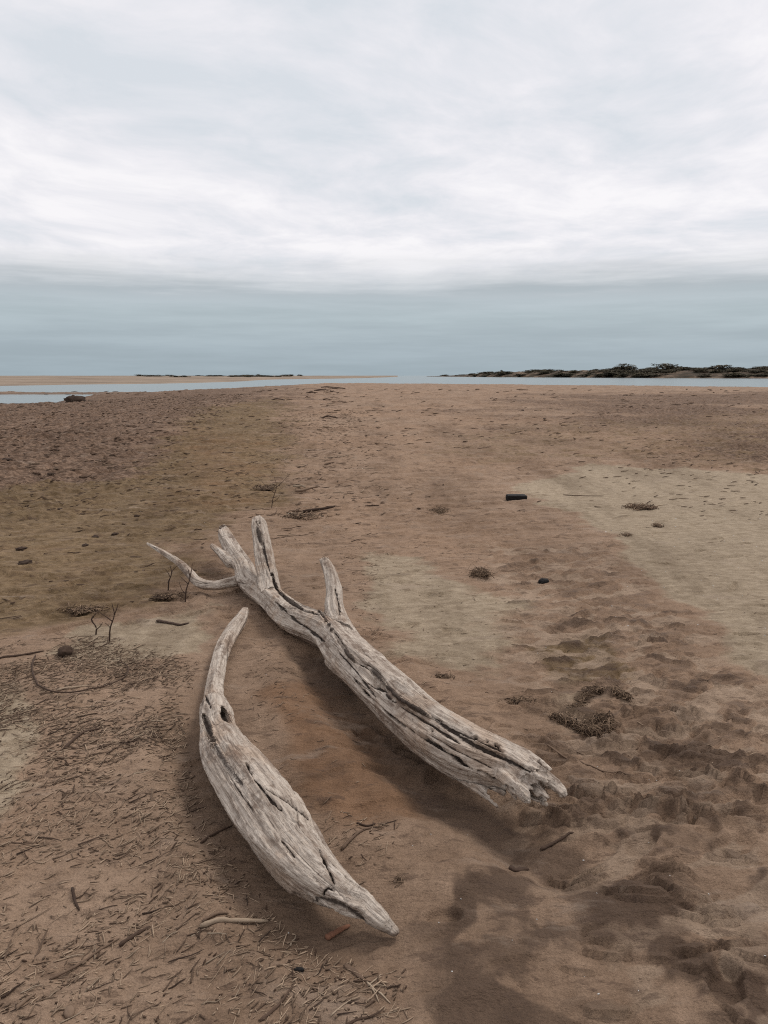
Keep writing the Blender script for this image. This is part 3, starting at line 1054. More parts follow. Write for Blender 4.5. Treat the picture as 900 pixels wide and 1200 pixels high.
        s.grain = np.stack([SS[best] + al, (rel * side).sum(1), (rel * upv).sum(1)], 1)

    def weather(s, amp=1.0, seed=0.0):
        g = s.grain + seed
        r = s.rad
        th = np.arctan2(s.grain[:, 2], s.grain[:, 1])
        ph = th + 1.1 * pn2(s.grain[:, 0] * 0.9 + seed, s.grain[:, 0] * 0 + .5)
        nn = 5
        poly = math.cos(math.pi / nn) / np.cos(np.mod(ph, 2 * math.pi / nn) - math.pi / nn)
        d0 = 0.75 * r * (np.clip(poly, .8, .97) - 0.92)
        d = d0 + 0.085 * r * fbm3(g * np.array([3.2, 9, 9]), 3)
        ridge = 1 - np.abs(pn3(g * np.array([2.2, 34, 34]))) * 2.2
        d += 0.0030 * np.minimum(1, r / 0.06) * ridge
        d += 0.0035 * np.minimum(1, r / 0.06) * fbm3(g * np.array([5, 48, 48]) + 3.3, 2)
        d += 0.0022 * np.minimum(1, r / 0.05) * fbm3(g * np.array([14, 110, 110]) + 1.3, 2)
        d += 0.0020 * fbm3(g * 60 + 4.4, 2)
        deep = np.abs(pn3(g * np.array([1.1, 21, 21]) + 8.8))
        dc = sstep(deep, 0.040, 0.0) * sstep(pn3(g * np.array([1.8, 7, 7]) + 2.2), -0.1, 0.2)
        d -= 0.005 * np.minimum(1, r / 0.07) * dc
        s.crack = np.maximum(s.crack, 0.75 * dc)
        s.stain = np.maximum(s.stain, 0.35 + 0.8 * fbm3(g * np.array([3.5, 14, 14]) + 5.1, 3))
        s.V = s.V + s.normals() * d[:, None] * amp

    def bvh(s):
        return BVHTree.FromPolygons([tuple(v) for v in s.V], [tuple(int(i) for i in q) for q in s.Q])

    def carve(s, cracks):
        tree = s.bvh()
        N0 = s.normals()
        tot = np.zeros(len(s.V))
        for pts, wpx, dep in cracks:
            pts = np.array(pts, float)
            if len(pts) > 1:
                pts = catmull(pts, 7)
            P = []
            for j, (px, py) in enumerate(pts):
                if len(pts) > 1:
                    px += 0.25 * math.sin(j * 1.9); py += 0.2 * math.sin(j * 1.3 + 1)
                u, v = (px - 450) / F, (600 - py) / F
                d = Vector((u, CP + v * SP, -SP + v * CP)).normalized()
                hit = tree.ray_cast(Vector((0, 0, EYE)), d)
                if hit[0] is not None: P.append(tuple(hit[0]))
            if not P: continue
            P = np.array(P)
            if len(P) == 1: P = np.vstack([P, P + 1e-4])
            wd = wpx * depth_of(P.mean(0)) / F * 0.42
            bb = (s.V > P.min(0) - 4 * wd - .02).all(1) & (s.V < P.max(0) + 4 * wd + .02).all(1)
            ii = np.nonzero(bb)[0]
            v = s.V[ii]
            d2 = np.full(len(ii), 1e9); tt = np.zeros(len(ii))
            for q in range(len(P) - 1):
                e = P[q + 1] - P[q]
                t = np.clip(((v - P[q]) @ e) / (e @ e + 1e-12), 0, 1)
                dd = ((v - P[q] - t[:, None] * e) ** 2).sum(1)
                up = dd < d2
                d2 = np.where(up, dd, d2); tt = np.where(up, (q + t) / (len(P) - 1), tt)
            rd = np.sqrt(d2) + 0.45 * wd * fbm3(v * np.array([130, 130, 130]), 2)
            d2 = np.maximum(rd, 0) ** 2
            wv = wd * (1 + 0.3 * np.sin(tt * 23 + len(P)) * np.sin(tt * 9.1 + 1)) * (np.clip(np.minimum(tt, 1 - tt) * 9 + 0.35, 0, 1) if len(pts) > 1 else 1)
            q = np.exp(-(np.sqrt(d2) / np.maximum(wv, 1e-4)) ** 2 * 0.9)
            lip = np.exp(-((np.sqrt(d2) / np.maximum(wv, 1e-4) - 2.1) / 0.6) ** 2)
            tot[ii] = np.maximum(tot[ii], q * dep) - 0.0
            s.crack[ii] = np.maximum(s.crack[ii], q * 1.15 * min(1.0, max(0.72, dep / 0.01)))
            if wpx >= 4.5: s.V[ii] += N0[ii] * (lip * min(dep, .02) * 0.12)[:, None]
        s.V = s.V - N0 * tot[:, None]

    def build(s, root, parts):
        """parts: tube index -> (name, serial) ; returns the objects"""
        N = s.normals()
        tf = s.tid[s.Q]
        own = tf[:, 0]
        objs = {}
        loc = np.array(root.location)
        groups = {}
        for i, key in parts.items():
            groups.setdefault(key, []).append(i)
        for key, ids in groups.items():
            sel = np.isin(own, ids)
            if not sel.any(): continue
            q = s.Q[sel]
            used, inv = np.unique(q, return_inverse=True)
            me = make_mesh(key[0], s.V[used] - loc, inv.reshape(-1, 4), WOOD, True,
                           {'grain': s.grain[used], 'crack': s.crack[used], 'stain': np.clip(s.stain[used], 0, 1)})
            me.normals_split_custom_set_from_vertices([tuple(n) for n in N[used]])
            objs[key] = link(key[0], me, root)
        return objs


def forked_log():
    root = empty('driftwood_log', tuple(on(470, 860)))
    tag(root, 'longer grey driftwood log with cracked trunk and forked upright branches on sand', 'driftwood')
    tubes = [
        (LOG_A, False),
        ([(318, 700, 12, .11), (315, 686, 12.5, .15), (310, 660, 11.3, .26), (306, 632, 10, .38), (303, 614, 8.5, .465), (303, 608, 5.5, .49)], False),
        ([(287, 679, 7.5, .095), (268, 683, 6.2, .088), (250, 686, 5.6, .085), (233, 683, 5.6, .095), (222, 672, 5, .135), (210, 660, 4.2, .185), (190, 647, 3, .245), (173, 637, 1.5, .29)], False),
        ([(405, 748, 15, .14), (396, 728, 12, .18), (392, 712, 10.5, .22), (392, 695, 9.3, .27), (388, 676, 8, .34), (383, 662, 6.6, .39), (378, 652, 4.5, .43)], False),
        ([(270, 660, 6, .145), (258, 648, 4.6, .175), (249, 640, 3.2, .2)], False),
        ([(396, 782, 7, .085), (385, 777, 4.2, .08)], False),
        ([(455, 812, 10, .175), (468, 804, 8, .20), (477, 799, 5, .21)], False),
        ([(540, 898, 9, .10), (560, 922, 6.5, .07), (584, 943, 4.5, .045)], False),
        ([(525, 895, 8, .09), (550, 916, 6, .075), (566, 924, 4, .06)], False),
        ([(631, 917, .042, .148), (642, 923, .16, .146)], 'end'),
        ([(303, 613, .013, .46), (303, 606, .06, .50)], 'end'),
        ([(379, 655, .011, .42), (377, 649, .05, .45)], 'end'),
        ([(263, 625, .014, .235), (261, 619, .06, .26)], 'end'),
        ([(612, 893, 9, .19), (640, 911, 7.5, .172), (655, 924, 5.5, .16), (659, 929, 4.5, .155)], False),
        ([(588, 908, 8, .17), (603, 921, 7, .16), (614, 931, 6.5, .15)], False),
        ([(645, 944, 9, .14), (622, 921, 10, .135), (598, 905, 8, .125)], True),
        ([(374, 716, 1.06, .3), (381, 726, 1.58, .3), (395, 747, 1.98, .2), (413, 772, 1.98, .2), (435, 784, 1.98, .2), (456, 807, 2.11, .1), (470, 820, 1.98, .1), (502, 838, 1.85, .2), (531, 857, 1.72, .2), (559, 875, 1.58, .2), (591, 889, 1.45, .3), (618, 904, 1.19, .4)], 'groove'),
        ([(301, 612, 1.8, .3), (307, 637, 2.2, .2), (317, 670, 2.2, .2), (327, 693, 2, .3), (353, 713, 1.6, .4), (376, 721, 1.4, .4)], 'groove'),
        ([(528, 920, 8, .03), (556, 922, 13, .045), (588, 935, 15, .05), (625, 950, 16, .05)], True),
        ([(628, 948, 3, .14), (618, 930, 3, .16), (610, 922, 2, .17)], True),
        ([(662, 946, 4, .14), (650, 930, 4, .15), (642, 921, 3, .16)], True),
        ([(600, 903, 4, .13), (618, 920, 3.2, .13), (630, 933, 2, .13)], False),
        ([(612, 905, 4, .15), (630, 922, 2.8, .145), (641, 934, 1.8, .14)], False),
        ([(585, 908, 4.5, .13), (596, 922, 3.2, .12), (604, 936, 2, .11)], False),
        ([(600, 915, 5, .15), (612, 930, 4, .14), (619, 939, 2.5, .135)], False),
        ([(560, 900, 6, .11), (575, 918, 4, .09), (590, 930, 2.5, .08)], False),
    ]
    t = Timber(tubes, 0.0042, 0.025, lumps=(5, 6))
    t.weather(1.0, 3.0)
    t.carve([
        ([(374, 716), (381, 726), (395, 747), (413, 772), (435, 784), (456, 807), (470, 820), (502, 838), (531, 857), (559, 875), (591, 889), (620, 905)], 4.6, .016),
        ([(415, 795), (430, 815), (445, 829), (477, 854), (502, 868), (527, 884), (553, 902)], 4, .028),
        ([(430, 801), (442, 806), (455, 813), (464, 823)], 3.2, .018),
        ([(300, 611), (307, 637), (317, 670), (327, 693), (353, 713), (377, 721)], 4.8, .012),
        ([(322, 705), (340, 722), (362, 738), (380, 752)], 3.5, .016),
        ([(397, 765), (415, 785), (440, 817)], 2.5, .010),
        ([(505, 862), (540, 882), (580, 902)], 2.2, .008), ([(445, 798), (480, 826), (520, 846)], 2.2, .008),
        ([(470, 828), (505, 850), (540, 872)], 2.5, .010),
        ([(520, 850), (560, 868), (590, 882)], 2.5, .010),
        ([(393, 690), (397, 705), (399, 722)], 3, .012),
        ([(506, 855)], 5, .02), ([(557, 865)], 4.5, .02), ([(571, 868)], 4, .02), ([(580, 872), (585, 876)], 5, .02), ([(623, 902)], 5, .02), ([(476, 801)], 7, .03), ([(303, 612)], 4, .02),
        ([(560, 903), (585, 917), (603, 928)], 5, .02)])
    parts = {0: ('trunk', 0), 1: ('branch', 1), 2: ('branch', 2), 3: ('branch', 3), 4: ('twig_stub', 4), 5: ('trunk', 0), 6: ('trunk', 0), 7: ('splinter', 7), 8: ('splinter', 8), 13: ('splinter', 13), 14: ('splinter', 14), 21: ('splinter', 21), 22: ('splinter', 22), 23: ('splinter', 23), 24: ('splinter', 24), 25: ('splinter', 25)}
    t.stain = np.maximum(t.stain, 0.9 * sstep(t.V[:, 2], 0.07, 0.03))  # shade under the log painted on as darker wood colour
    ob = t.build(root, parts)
    ob[('branch', 1)]['label'] = 'thick upright branch split by a dark crack'
    ob[('branch', 2)]['label'] = 'thin curved branch tapering to a point'
    ob[('branch', 3)]['label'] = 'short upright branch nearer the cracked trunk'
    return root


def tapered_log():
    root = empty('driftwood_limb', tuple(on(320, 985)))
    tag(root, 'shorter driftwood limb swelling from a thin neck to a pointed tip', 'driftwood')
    tubes = [
        (LOG_B[5:], False),
        (LOG_B[:6] + [(252, 845, 15, .065)], False),
        ([(256, 822, 7, .10), (265, 833, 7, .11), (270, 846, 5, .12), (272, 858, 6, .12)], False),
        ([(246, 830, 5, .10), (252, 838, 7, .12)], False), ([(272, 872, 6, .13), (262, 858, 6, .14)], False),
        ([(290, 885, 10, .17), (320, 925, 12, .18), (350, 955, 9, .17)], False),
        ([(392, 1040, 12, .10), (425, 1060, 8, .07), (446, 1078, 5, .05)], False),
        ([(348, 1048, 6, .05), (366, 1055, 9, .06), (385, 1064, 11, .055), (408, 1074, 9, .04), (432, 1085, 5, .02)], True),
        ([(239, 838, 2.5, 1.0), (245, 854, 5, 1.5), (253, 875, 6, 1.6), (261, 889, 5.5, 1.6), (271, 903, 4, 1.4), (284, 921, 2, 1.0)], 'groove'),
        ([(259, 832, 5, .6), (264, 845, 6, .7)], 'groove'),
        ([(309, 922, 2, .5), (324, 932, 3, .6), (342, 944, 3, .6), (363, 961, 1.5, .4)], 'groove'),
        ([(368, 1053, 3, .5), (385, 1056, 5, 1.5), (402, 1062, 5, 1.5), (416, 1071, 3.5, 1.3), (432, 1084, 2, .8)], 'groove'),
    ]
    t = Timber(tubes, 0.0036, 0.03, lumps=(2, 3, 4, 5, 6))
    t.weather(1.0, 11.0)
    kn = np.linalg.norm(t.V - W(262, 842, .12), axis=1)
    kq = np.exp(-(kn / .045) ** 2)
    t.V = t.V + t.normals() * (kq * (0.012 * fbm3(t.V * 55, 3) - 0.002))[:, None]
    t.stain = np.maximum(t.stain, kq * .8)
    t.carve([
        ([(239, 838), (247, 860), (256, 880), (269, 901), (284, 920)], 10, .004),
        ([(308, 921), (322, 930), (340, 942), (364, 962)], 4, .006),
        ([(288, 893), (300, 915), (315, 935), (330, 950)], 3.5, .014),
        ([(374, 995), (383, 1015), (392, 1036)], 2.8, .014),
        ([(378, 976)], 4, .012), ([(259, 832), (264, 845)], 10, .004),
        ([(240, 815), (247, 830)], 3, .01), ([(266, 905), (278, 925), (296, 950)], 2.6, .009), ([(330, 985), (345, 1005)], 2.5, .008),
        ([(378, 1050), (384, 1041), (392, 1044)], 3.5, .012), ([(368, 1053), (385, 1056), (402, 1062), (416, 1071), (432, 1084)], 11, .006)])
    t.stain = np.maximum(t.stain, 0.9 * sstep(t.V[:, 2], 0.05, 0.01))  # lower edge darkened to paint in the limb's underside shade
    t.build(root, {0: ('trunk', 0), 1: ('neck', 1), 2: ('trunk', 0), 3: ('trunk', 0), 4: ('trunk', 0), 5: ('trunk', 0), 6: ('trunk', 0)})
    return root


forked_log()
tapered_log()

# ------------------------------------------------------------------ single finds on the sand
def charred_block():
    p = on(605, 586)
    e = MB()
    n = 7
    L, Wd, Ht = 0.25, 0.11, 0.075
    V, Fc, key = [], [], {}
    for ax in range(3):
        for sgn in (-1, 1):
            for i in range(n):
                for j in range(n):
                    quad = []
                    for di, dj in ((0, 0), (1, 0), (1, 1), (0, 1)):
                        c = [0, 0, 0]
                        c[ax] = sgn
                        c[(ax + 1) % 3] = -1 + 2 * (i + di) / n
                        c[(ax + 2) % 3] = -1 + 2 * (j + dj) / n
                        kk = tuple(np.round(c, 4))
                        if kk not in key:
                            key[kk] = len(V); V.append(c)
                        quad.append(key[kk])
                    Fc.append(tuple(quad if sgn > 0 else quad[::-1]))
    V = np.array(V, float)
    l8 = (np.abs(V) ** 8).sum(1) ** (1 / 8)
    V = V / l8[:, None]
    V = V * (1 + 0.10 * fbm3(V * 2.3 + 7, 3))[:, None] * np.array([L / 2, Wd / 2, Ht / 2])
    e.add(V, Fc, 0.3)
    o = link('charred_block', e.mesh('charred_block', CHAR, False), loc=tuple(p + [0, 0, Ht * .42]))
    o.rotation_euler = (0.05, 0.03, 0.1)
    tag(o, 'black charred wood block lying alone on bare sand', 'wood block')


charred_block()


def weed(name, px, py, wpx, dpx, label, n=60, hgt=0.05, seed=0, mat=WEED, arc=None, cat='dry weed', thick=0.0022):
    """a matted clump of dry weed: a low core with bent strands growing out of it"""
    r = np.random.default_rng(900 + seed)
    p = on(px, py)
    dep = depth_of(p)
    wx = wpx * dep / F / 2
    wy = dpx * dep / F / 2 / max(0.2, math.sin(math.atan2(EYE, p[1])))
    b = MB()
    if arc is None:
        for q in range(1):
            o2 = np.array([r.uniform(-.5, .5) * wx, r.uniform(-.4, .4) * wy, hgt * .1])
            b.lump(o2, (wx * .4, wy * .4, hgt * .32), seed + q, 8, 1.2, r.uniform(.05, .5), 3.0)
        cen = lambda: np.array([r.normal(0, .38) * wx, r.normal(0, .38) * wy, 0])
    else:
        A = np.array([on(*q) - p for q in arc])
        A = catmull(A, 6)
        rr = np.interp(np.linspace(0, 1, len(A)), [0, .3, .75, 1], [.3, 1, .55, .2]) * hgt * .42
        b.tube(A + np.array([0, 0, hgt * .2]), rr * (1 + .5 * r.uniform(-1, 1, len(A))), 8, .15, .6)
        cen = lambda: A[r.integers(len(A))] + np.array([r.normal(0, .012), r.normal(0, .012), 0])
    for i in range(int(n * 3.2)):
        c = cen()
        L = r.uniform(.25, 1.25) * max(hgt * 1.4, 0.035)
        a = r.uniform(0, 6.28)
        el = r.uniform(-.15, .7)
        d = np.array([math.cos(a) * math.cos(el), math.sin(a) * math.cos(el), math.sin(el)])
        m = c + np.array([0, 0, hgt * r.uniform(.1, .6)])
        P = np.array([m - d * L * .5, m + r.normal(0, L * .2, 3), m + d * L * .6 + np.array([0, 0, -L * .15])])
        P[:, 2] = np.maximum(P[:, 2], -0.01)
        P = catmull(P, 3)
        b.tube(P, np.linspace(1, .5, len(P)) * thick * r.uniform(.5, 1.2), 4, r.uniform(0, 1) ** 1.3)
    for i in range(n // 5):
        c = cen()
        a, L = r.uniform(0, 6.28), r.uniform(.05, .11)
        d = np.array([math.cos(a), math.sin(a), r.uniform(.0, .25)])
        P = catmull([c + [0, 0, hgt * .3] - d * L * .4, c + [0, 0, hgt * r.uniform(.4, 1)] + r.normal(0, L * .12, 3), c + d * L * .6], 4)
        b.tube(P, np.linspace(1, .5, len(P)) * thick * .6, 4, r.uniform(.3, 1))
    o = link(name, b.mesh(name, mat), loc=tuple(p))
    tag(o, label, cat)
    return o


weed('weed_clump', 708, 822, 70, 20, 'dark crescent of matted weed arching over a hump of sand', 120, 0.03, 1, arc=[(672, 833), (680, 823), (692, 814), (708, 811), (722, 815), (736, 820)])
weed('weed_clump', 690, 852, 66, 18, 'dark root tangle below the crescent of weed on trampled sand', 240, 0.038, 2, arc=[(650, 844), (664, 847), (677, 853), (690, 860), (703, 861), (713, 855), (706, 848), (692, 850)])
weed('weed_clump', 514, 601, 26, 7, 'reddish brown weed clump between the upright branch and the charred block', 70, 0.06, 3)
weed('weed_clump', 564, 675, 22, 9, 'small round tuft of dry brown weed on open sand', 90, 0.06, 4)
weed('weed_clump', 357, 607, 52, 8, 'dark twiggy weed heap just beyond the log branch tips', 110, 0.05, 5, thick=.005)
weed('weed_clump', 750, 596, 40, 6, 'dark weed strewn across the top of the pale silt flat', 90, 0.05, 6, thick=.005)
weed('weed_clump', 770, 617, 14, 4, 'small dark weed tuft below the larger strewn weed on silt', 30, 0.035, 7)
weed('weed_clump', 733, 627, 22, 5, 'thin broken weed scrap at the edge of the silt flat', 22, 0.025, 8)
weed('weed_clump', 612, 823, 46, 8, 'flat brown weed scatter between the log and the crescent weed', 60, 0.012, 9)
weed('weed_clump', 520, 795, 26, 4, 'short dark weed wisps on sand above the cracked trunk', 24, 0.02, 10)
weed('weed_clump', 100, 718, 60, 8, 'low dark weed ridge behind the forked bare twigs', 60, 0.035, 11, thick=.004)
weed('weed_clump', 466, 1035, 16, 10, 'little wispy weed tuft beside the pointed limb tip', 9, 0.016, 12, thick=.0012)
weed('weed_clump', 200, 703, 60, 10, 'dark stringy weed under the thin curved branch', 50, 0.03, 13, thick=.003)
weed('weed_clump', 310, 575, 34, 8, 'scattered twig tangle on the path beyond the branches', 46, 0.05, 14, thick=.005)


def stick(name, pts, rad, label, cat='stick', mat=TWIG_MID, lift=0.0, sides=7, flat=1.0, tint=0.5, rad_end=None):
    P0 = np.array([on(a, b) for a, b in pts])
    c = P0.mean(0)
    P = catmull(P0 - c, 5)
    P[:, 2] = np.maximum(P[:, 2], H(P[:, 0] + c[0], P[:, 1] + c[1]) - c[2]) + rad * flat * .7 + lift
    b = MB()
    m = len(P)
    rr = np.linspace(rad, rad_end if rad_end is not None else rad * .6, m) * (1 + 0.12 * np.sin(np.arange(m) * 2.1))
    rr[0] *= .6; rr[-1] *= .5
    b.tube(P, rr, sides, tint, flat)
    o = link(name, b.mesh(name, mat), loc=tuple(c))
    if label: tag(o, label, cat)
    return o


stick('reed_stem', [(640, 881), (672, 893), (705, 905), (741, 914)], .0035, 'long thin reed stem running from the log end over sand', 'reed', TWIG_MID, tint=.6)
stick('reed_stem', [(235, 1094), (270, 1087), (314, 1079)], .0085, 'thickest tan reed of the pair below the tapered limb', 'reed', TWIG_PALE, tint=.35)
stick('reed_stem', [(237, 1089), (255, 1082), (268, 1078)], .005, 'shorter brown reed pressed against the thick tan reed', 'reed', TWIG_MID, tint=.5)
stick('bark_strip', [(184, 730), (196, 732), (210, 734), (222, 733)], .016, 'dark flat bark strip on pale silt near the limb neck', 'bark', TWIG_DARK, flat=.45, tint=.3)
stick('bark_strip', [(597, 1008), (605, 1010), (620, 1008)], .012, 'small dark bark chip on damp sand below the log end', 'bark', TWIG_DARK, flat=.6, tint=.4)
stick('bark_strip', [(634, 987), (650, 981), (672, 974)], .006, 'dark slim bark sliver half sunk in damp sand', 'bark', TWIG_DARK, tint=.5)
stick('bark_strip', [(382, 1094), (392, 1088), (410, 1079)], .011, 'reddish curl of bark under the pointed limb tip', 'bark', REDBARK, flat=.7, tint=.55)
stick('bark_strip', [(404, 1128), (418, 1140), (426, 1150)], .008, 'purplish thin bark flake among straws below the limb tip', 'bark', TWIG_MID, flat=.5, tint=.35)
stick('vine', [(42, 770), (38, 785), (44, 803), (60, 814), (85, 816), (118, 808), (146, 795), (150, 784), (138, 776)], .0048, 'long dark vine bent into an open loop on the litter', 'vine', TWIG_DARK, lift=.006, tint=.5)
stick('vine', [(0, 772), (25, 769), (52, 764)], .007, 'straight dark stick leading to the brown stone', 'stick', TWIG_DARK, tint=.6)
stick('reed_stem', [(66, 812), (84, 808), (104, 803)], .006, 'pale straw lying inside the vine loop', 'reed', TWIG_PALE, tint=.4)
stick('straw', [(430, 1153), (440, 1164), (458, 1178)], .0028, 'pale straw forming the lower arm of a V shape', 'straw', TWIG_PALE, tint=.6)
stick('straw', [(432, 1157), (441, 1150), (447, 1142)], .0022, 'pale straw forming the short upper arm of a V', 'straw', TWIG_PALE, tint=.5)
stick('straw', [(434, 1159), (440, 1168), (444, 1177)], .002, 'thin straw tucked under the V shaped straws', 'straw', TWIG_PALE, tint=.5)
stick('straw', [(388, 1196), (400, 1185), (415, 1172)], .0022, 'fine pale straw beside the dark bottom stick', 'straw', TWIG_PALE, tint=.5)
stick('stick', [(305, 1200), (325, 1182), (346, 1160)], .0045, 'dark stick slanting up towards the black char scrap', 'stick', TWIG_DARK, tint=.8)
stick('stick', [(400, 1000), (415, 988), (436, 972)], .006, 'brown stick lying between the two driftwood pieces', 'stick', TWIG_MID, tint=.4)
stick('stick', [(418, 968), (430, 970), (440, 968)], .004, 'short dark stick crossing the brown stick between driftwoods', 'stick', TWIG_DARK, tint=.4)
stick('stick', [(60, 1150), (95, 1128), (140, 1100)], .004, 'long slim brown stick lying in the reed litter', 'stick', TWIG_MID, tint=.4)
stick('stick', [(140, 1110), (158, 1098), (176, 1086)], .0065, 'stout dark stick crossing the reed litter', 'stick', TWIG_DARK, tint=.5)
stick('stick', [(75, 880), (95, 862), (118, 856)], .007, 'crooked dark stick among the reed litter', 'stick', TWIG_DARK, tint=.5)
stick('stick', [(85, 1045), (88, 1058), (93, 1068)], .005, 'short black stick standing out in the reed litter', 'stick', TWIG_DARK, tint=.2)
stick('stick', [(660, 580), (685, 582), (708, 582)], .006, 'straight thin stick on silt beside the strewn weed', 'stick', TWIG_MID, tint=.2)
stick('stick', [(235, 985), (258, 970), (272, 962)], .005, 'brown stick leaning at the shaded flank of the limb', 'stick', TWIG_DARK, tint=.6)
stick('stick', [(20, 1190), (30, 1178), (42, 1168)], .005, 'pale brown stick by the round brown pebble', 'stick', TWIG_MID, tint=.7)

for px, py, hpx, seed, lab in [(112, 745, 26, 1, 'small forked bare twig standing in pale silt'), (128, 752, 45, 2, 'tall forked bare twig standing beside a smaller one'),
                               (217, 708, 40, 3, 'bare stem standing against the curved thin branch'), (197, 694, 30, 4, 'thin bare stem behind the curved thin branch'),
                               (318, 598, 40, 5, 'leaning bare twig on the path past the upright branch')]:
    r = np.random.default_rng(seed)
    p = on(px, py)
    sz = hpx * depth_of(p) / F
    b = MB()
    main = catmull([(0, 0, -.02), (.05 * sz, 0, .35 * sz), (.16 * sz * r.choice([-1, 1]), .05 * sz, .7 * sz), (.1 * sz, .1 * sz, sz)], 4)
    b.tube(main, np.linspace(.0055, .002, len(main)), 5, .3)
    o = link('bare_twig', None or b.mesh('bare_twig', TWIG_DARK), loc=tuple(p))
    tag(o, lab, 'twig')
    for q in range(3):
        s0 = main[int(len(main) * (.3 + .18 * q))]
        e1 = s0 + np.array([r.uniform(-.4, .4), r.uniform(-.2, .2), r.uniform(.2, .4)]) * sz
        br = MB()
        P = catmull([s0, (s0 + e1) / 2 + r.normal(0, .03, 3) * sz, e1], 4)
        br.tube(P, np.linspace(.0038, .0013, len(P)), 5, .4)
        link('side_twig', br.mesh('side_twig', TWIG_DARK), o)


def lump(name, px, py, size, label, cat, mat, seed=0, tint=.4, amp=.35, grp=None):
    b = MB()
    b.lump((0, 0, 0), size, seed, 10, amp, tint)
    p = on(px, py)
    o = link(name, b.mesh(name, mat), loc=tuple(p + [0, 0, size[2] * .45]))
    o.rotation_euler = (0, 0, seed * 1.3)
    tag(o, label, cat, grp)
    return o


lump('stone', 77, 767, (.040, .03, .030), 'dark brown stone at the top of the reed litter', 'stone', CLOD, 3, .5, .7)
lump('pebble', 82, 1193, (.018, .012, .010), 'round brown pebble in the reed litter', 'pebble', TWIG_MID, 4, .9, .15)
o_ = lump('charred_lump', 637, 683, (.040, .030, .024), 'black charred lump with a thin stick on sand', 'charred wood', CHAR, 5, .2)
b_ = MB(); b_.tube(catmull([(-.11, .0, -.012), (-.05, .01, -.008), (.0, 0, 0), (.05, -.01, -.008)], 4), .004, 6, .5)
link('stick', b_.mesh('stick', TWIG_DARK), o_)
lump('char_scrap', 351, 1141, (.006, .013, .006), 'black char scrap near the slanting bottom stick', 'charred wood', CHAR, 6, .3, .6)
lump('earth_bank', 89, 468, (.62, .6, .30), 'dark eroded earth lump at the water edge of the beach', 'earth lump', CLOD, 7, .25, .7)
CL = 'dark earth clod on the olive sand before the water'
for i, (px, py, s) in enumerate([(135, 629, .03), (112, 630, .035), (124, 571, .05), (70, 597, .03), (160, 605, .03), (25, 645, .04), (8, 540, .09), (30, 660, .05), (100, 640, .03), (60, 560, .05), (265, 580, .03)]):
    lump('clod', px, py, (s * 1.1, s * .8, s * .38), CL, 'clod', CLOD, 20 + i, .3, 1.0, 'clods on the olive sand')
for i, (px, py, w) in enumerate([(385, 455, .9), (397, 457, .7), (378, 459, .8), (366, 462, .5), (390, 461, .4), (384, 470, .35), (386, 490, .3), (326, 470, .4)]):
    p = on(px, py)
    r = np.random.default_rng(60 + i)
    b = MB()
    a = r.uniform(-.3, .3)
    P = catmull([(-w * math.cos(a), -w * math.sin(a), .0), (-.3 * w, r.uniform(-.1, .1), .09), (.3 * w, r.uniform(-.1, .1), .07), (w * math.cos(a), w * math.sin(a), .02)], 5)
    b.tube(P, np.linspace(.09, .05, len(P)) * w * 1.2, 7, .4)
    o = link('stranded_branch', b.mesh('stranded_branch', TWIG_DARK), loc=tuple(p))
    tag(o, 'small dark branch stranded on the crest of the spit', 'branch', 'branches stranded along the spit crest')
for i in range(16):
    px, py = rng.uniform(420, 900), 452 + 45 * rng.uniform() ** 1.2
    if py < 457 + (px - 600) * 0.012: py += 5
    s = 0.06 * G2(px, py)[1] / 30 * rng.uniform(.6, 1.5)
    lump('clod', px, py, (s * 1.2, s * .6, s * .35), 'small dark clod on the flat sand near the far water', 'clod', CLOD, 90 + i, .3, .6, 'clods near the far water')

# ------------------------------------------------------------------ shells
def shell_mesh(seed):
    r = np.random.default_rng(seed)
    n = 8
    V = [(0, 0, .35)]
    for q in range(n):
        a = 2 * math.pi * q / n
        rr = r.uniform(.7, 1.1)
        V.append((rr * math.cos(a), rr * .75 * math.sin(a), 0))
    for q in range(n):
        V.append((V[q + 1][0] * .96, V[q + 1][1] * .96, -.12))
    V.append((0, 0, .2))
    Fc = []
    for q in range(n):
        q2 = (q + 1) % n
        Fc += [(0, 1 + q, 1 + q2), (1 + q, 1 + n + q, 1 + n + q2, 1 + q2), (1 + 2 * n, 1 + n + q2, 1 + n + q)]
    return make_mesh('shell_fragment', V, Fc, SHELL, True, {'tint': np.full(len(V), .6)})


SHELLS = [shell_mesh(i) for i in range(4)]
spots = [(548, 971), (684, 1003), (629, 1079), (784, 1037), (893, 808), (806, 662), (780, 671), (797, 669), (890, 660), (893, 657), (840, 674), (836, 688), (760, 991), (700, 900), (895, 1135), (600, 1110), (540, 1060), (505, 982),
         (752, 669), (870, 697), (899, 697), (710, 625), (630, 766), (640, 758), (312, 796), (273, 1138), (338, 1088), (78, 785), (490, 790), (690, 760)]
for _ in range(38):
    spots.append((rng.uniform(690, 900), rng.uniform(600, 740)))
for _ in range(14):
    spots.append((rng.uniform(480, 900), rng.uniform(740, 1180)))
for i, (px, py) in enumerate(spots):
    p = on(px, py)
    s = rng.uniform(.6, 1.3) * .0030 * max(1.0, p[1] / 3.0)
    o = link('shell_fragment', SHELLS[i % 4], loc=tuple(p + [0, 0, s * .2]))
    o.scale = (s, s, s)
    o.rotation_euler = (rng.uniform(-.3, .3), rng.uniform(-.3, .3), rng.uniform(0, 6))
    if py < 745 and px > 685:
        tag(o, 'tiny white shell fragment on the pale silt flat', 'shell', 'shell fragments on the silt flat')
    elif px > 480:
        tag(o, 'tiny white shell fragment on the brown trampled sand', 'shell', 'shell fragments on the trampled sand')
    else:
        tag(o, 'tiny white shell fragment near the reed litter', 'shell', 'shell fragments near the litter')

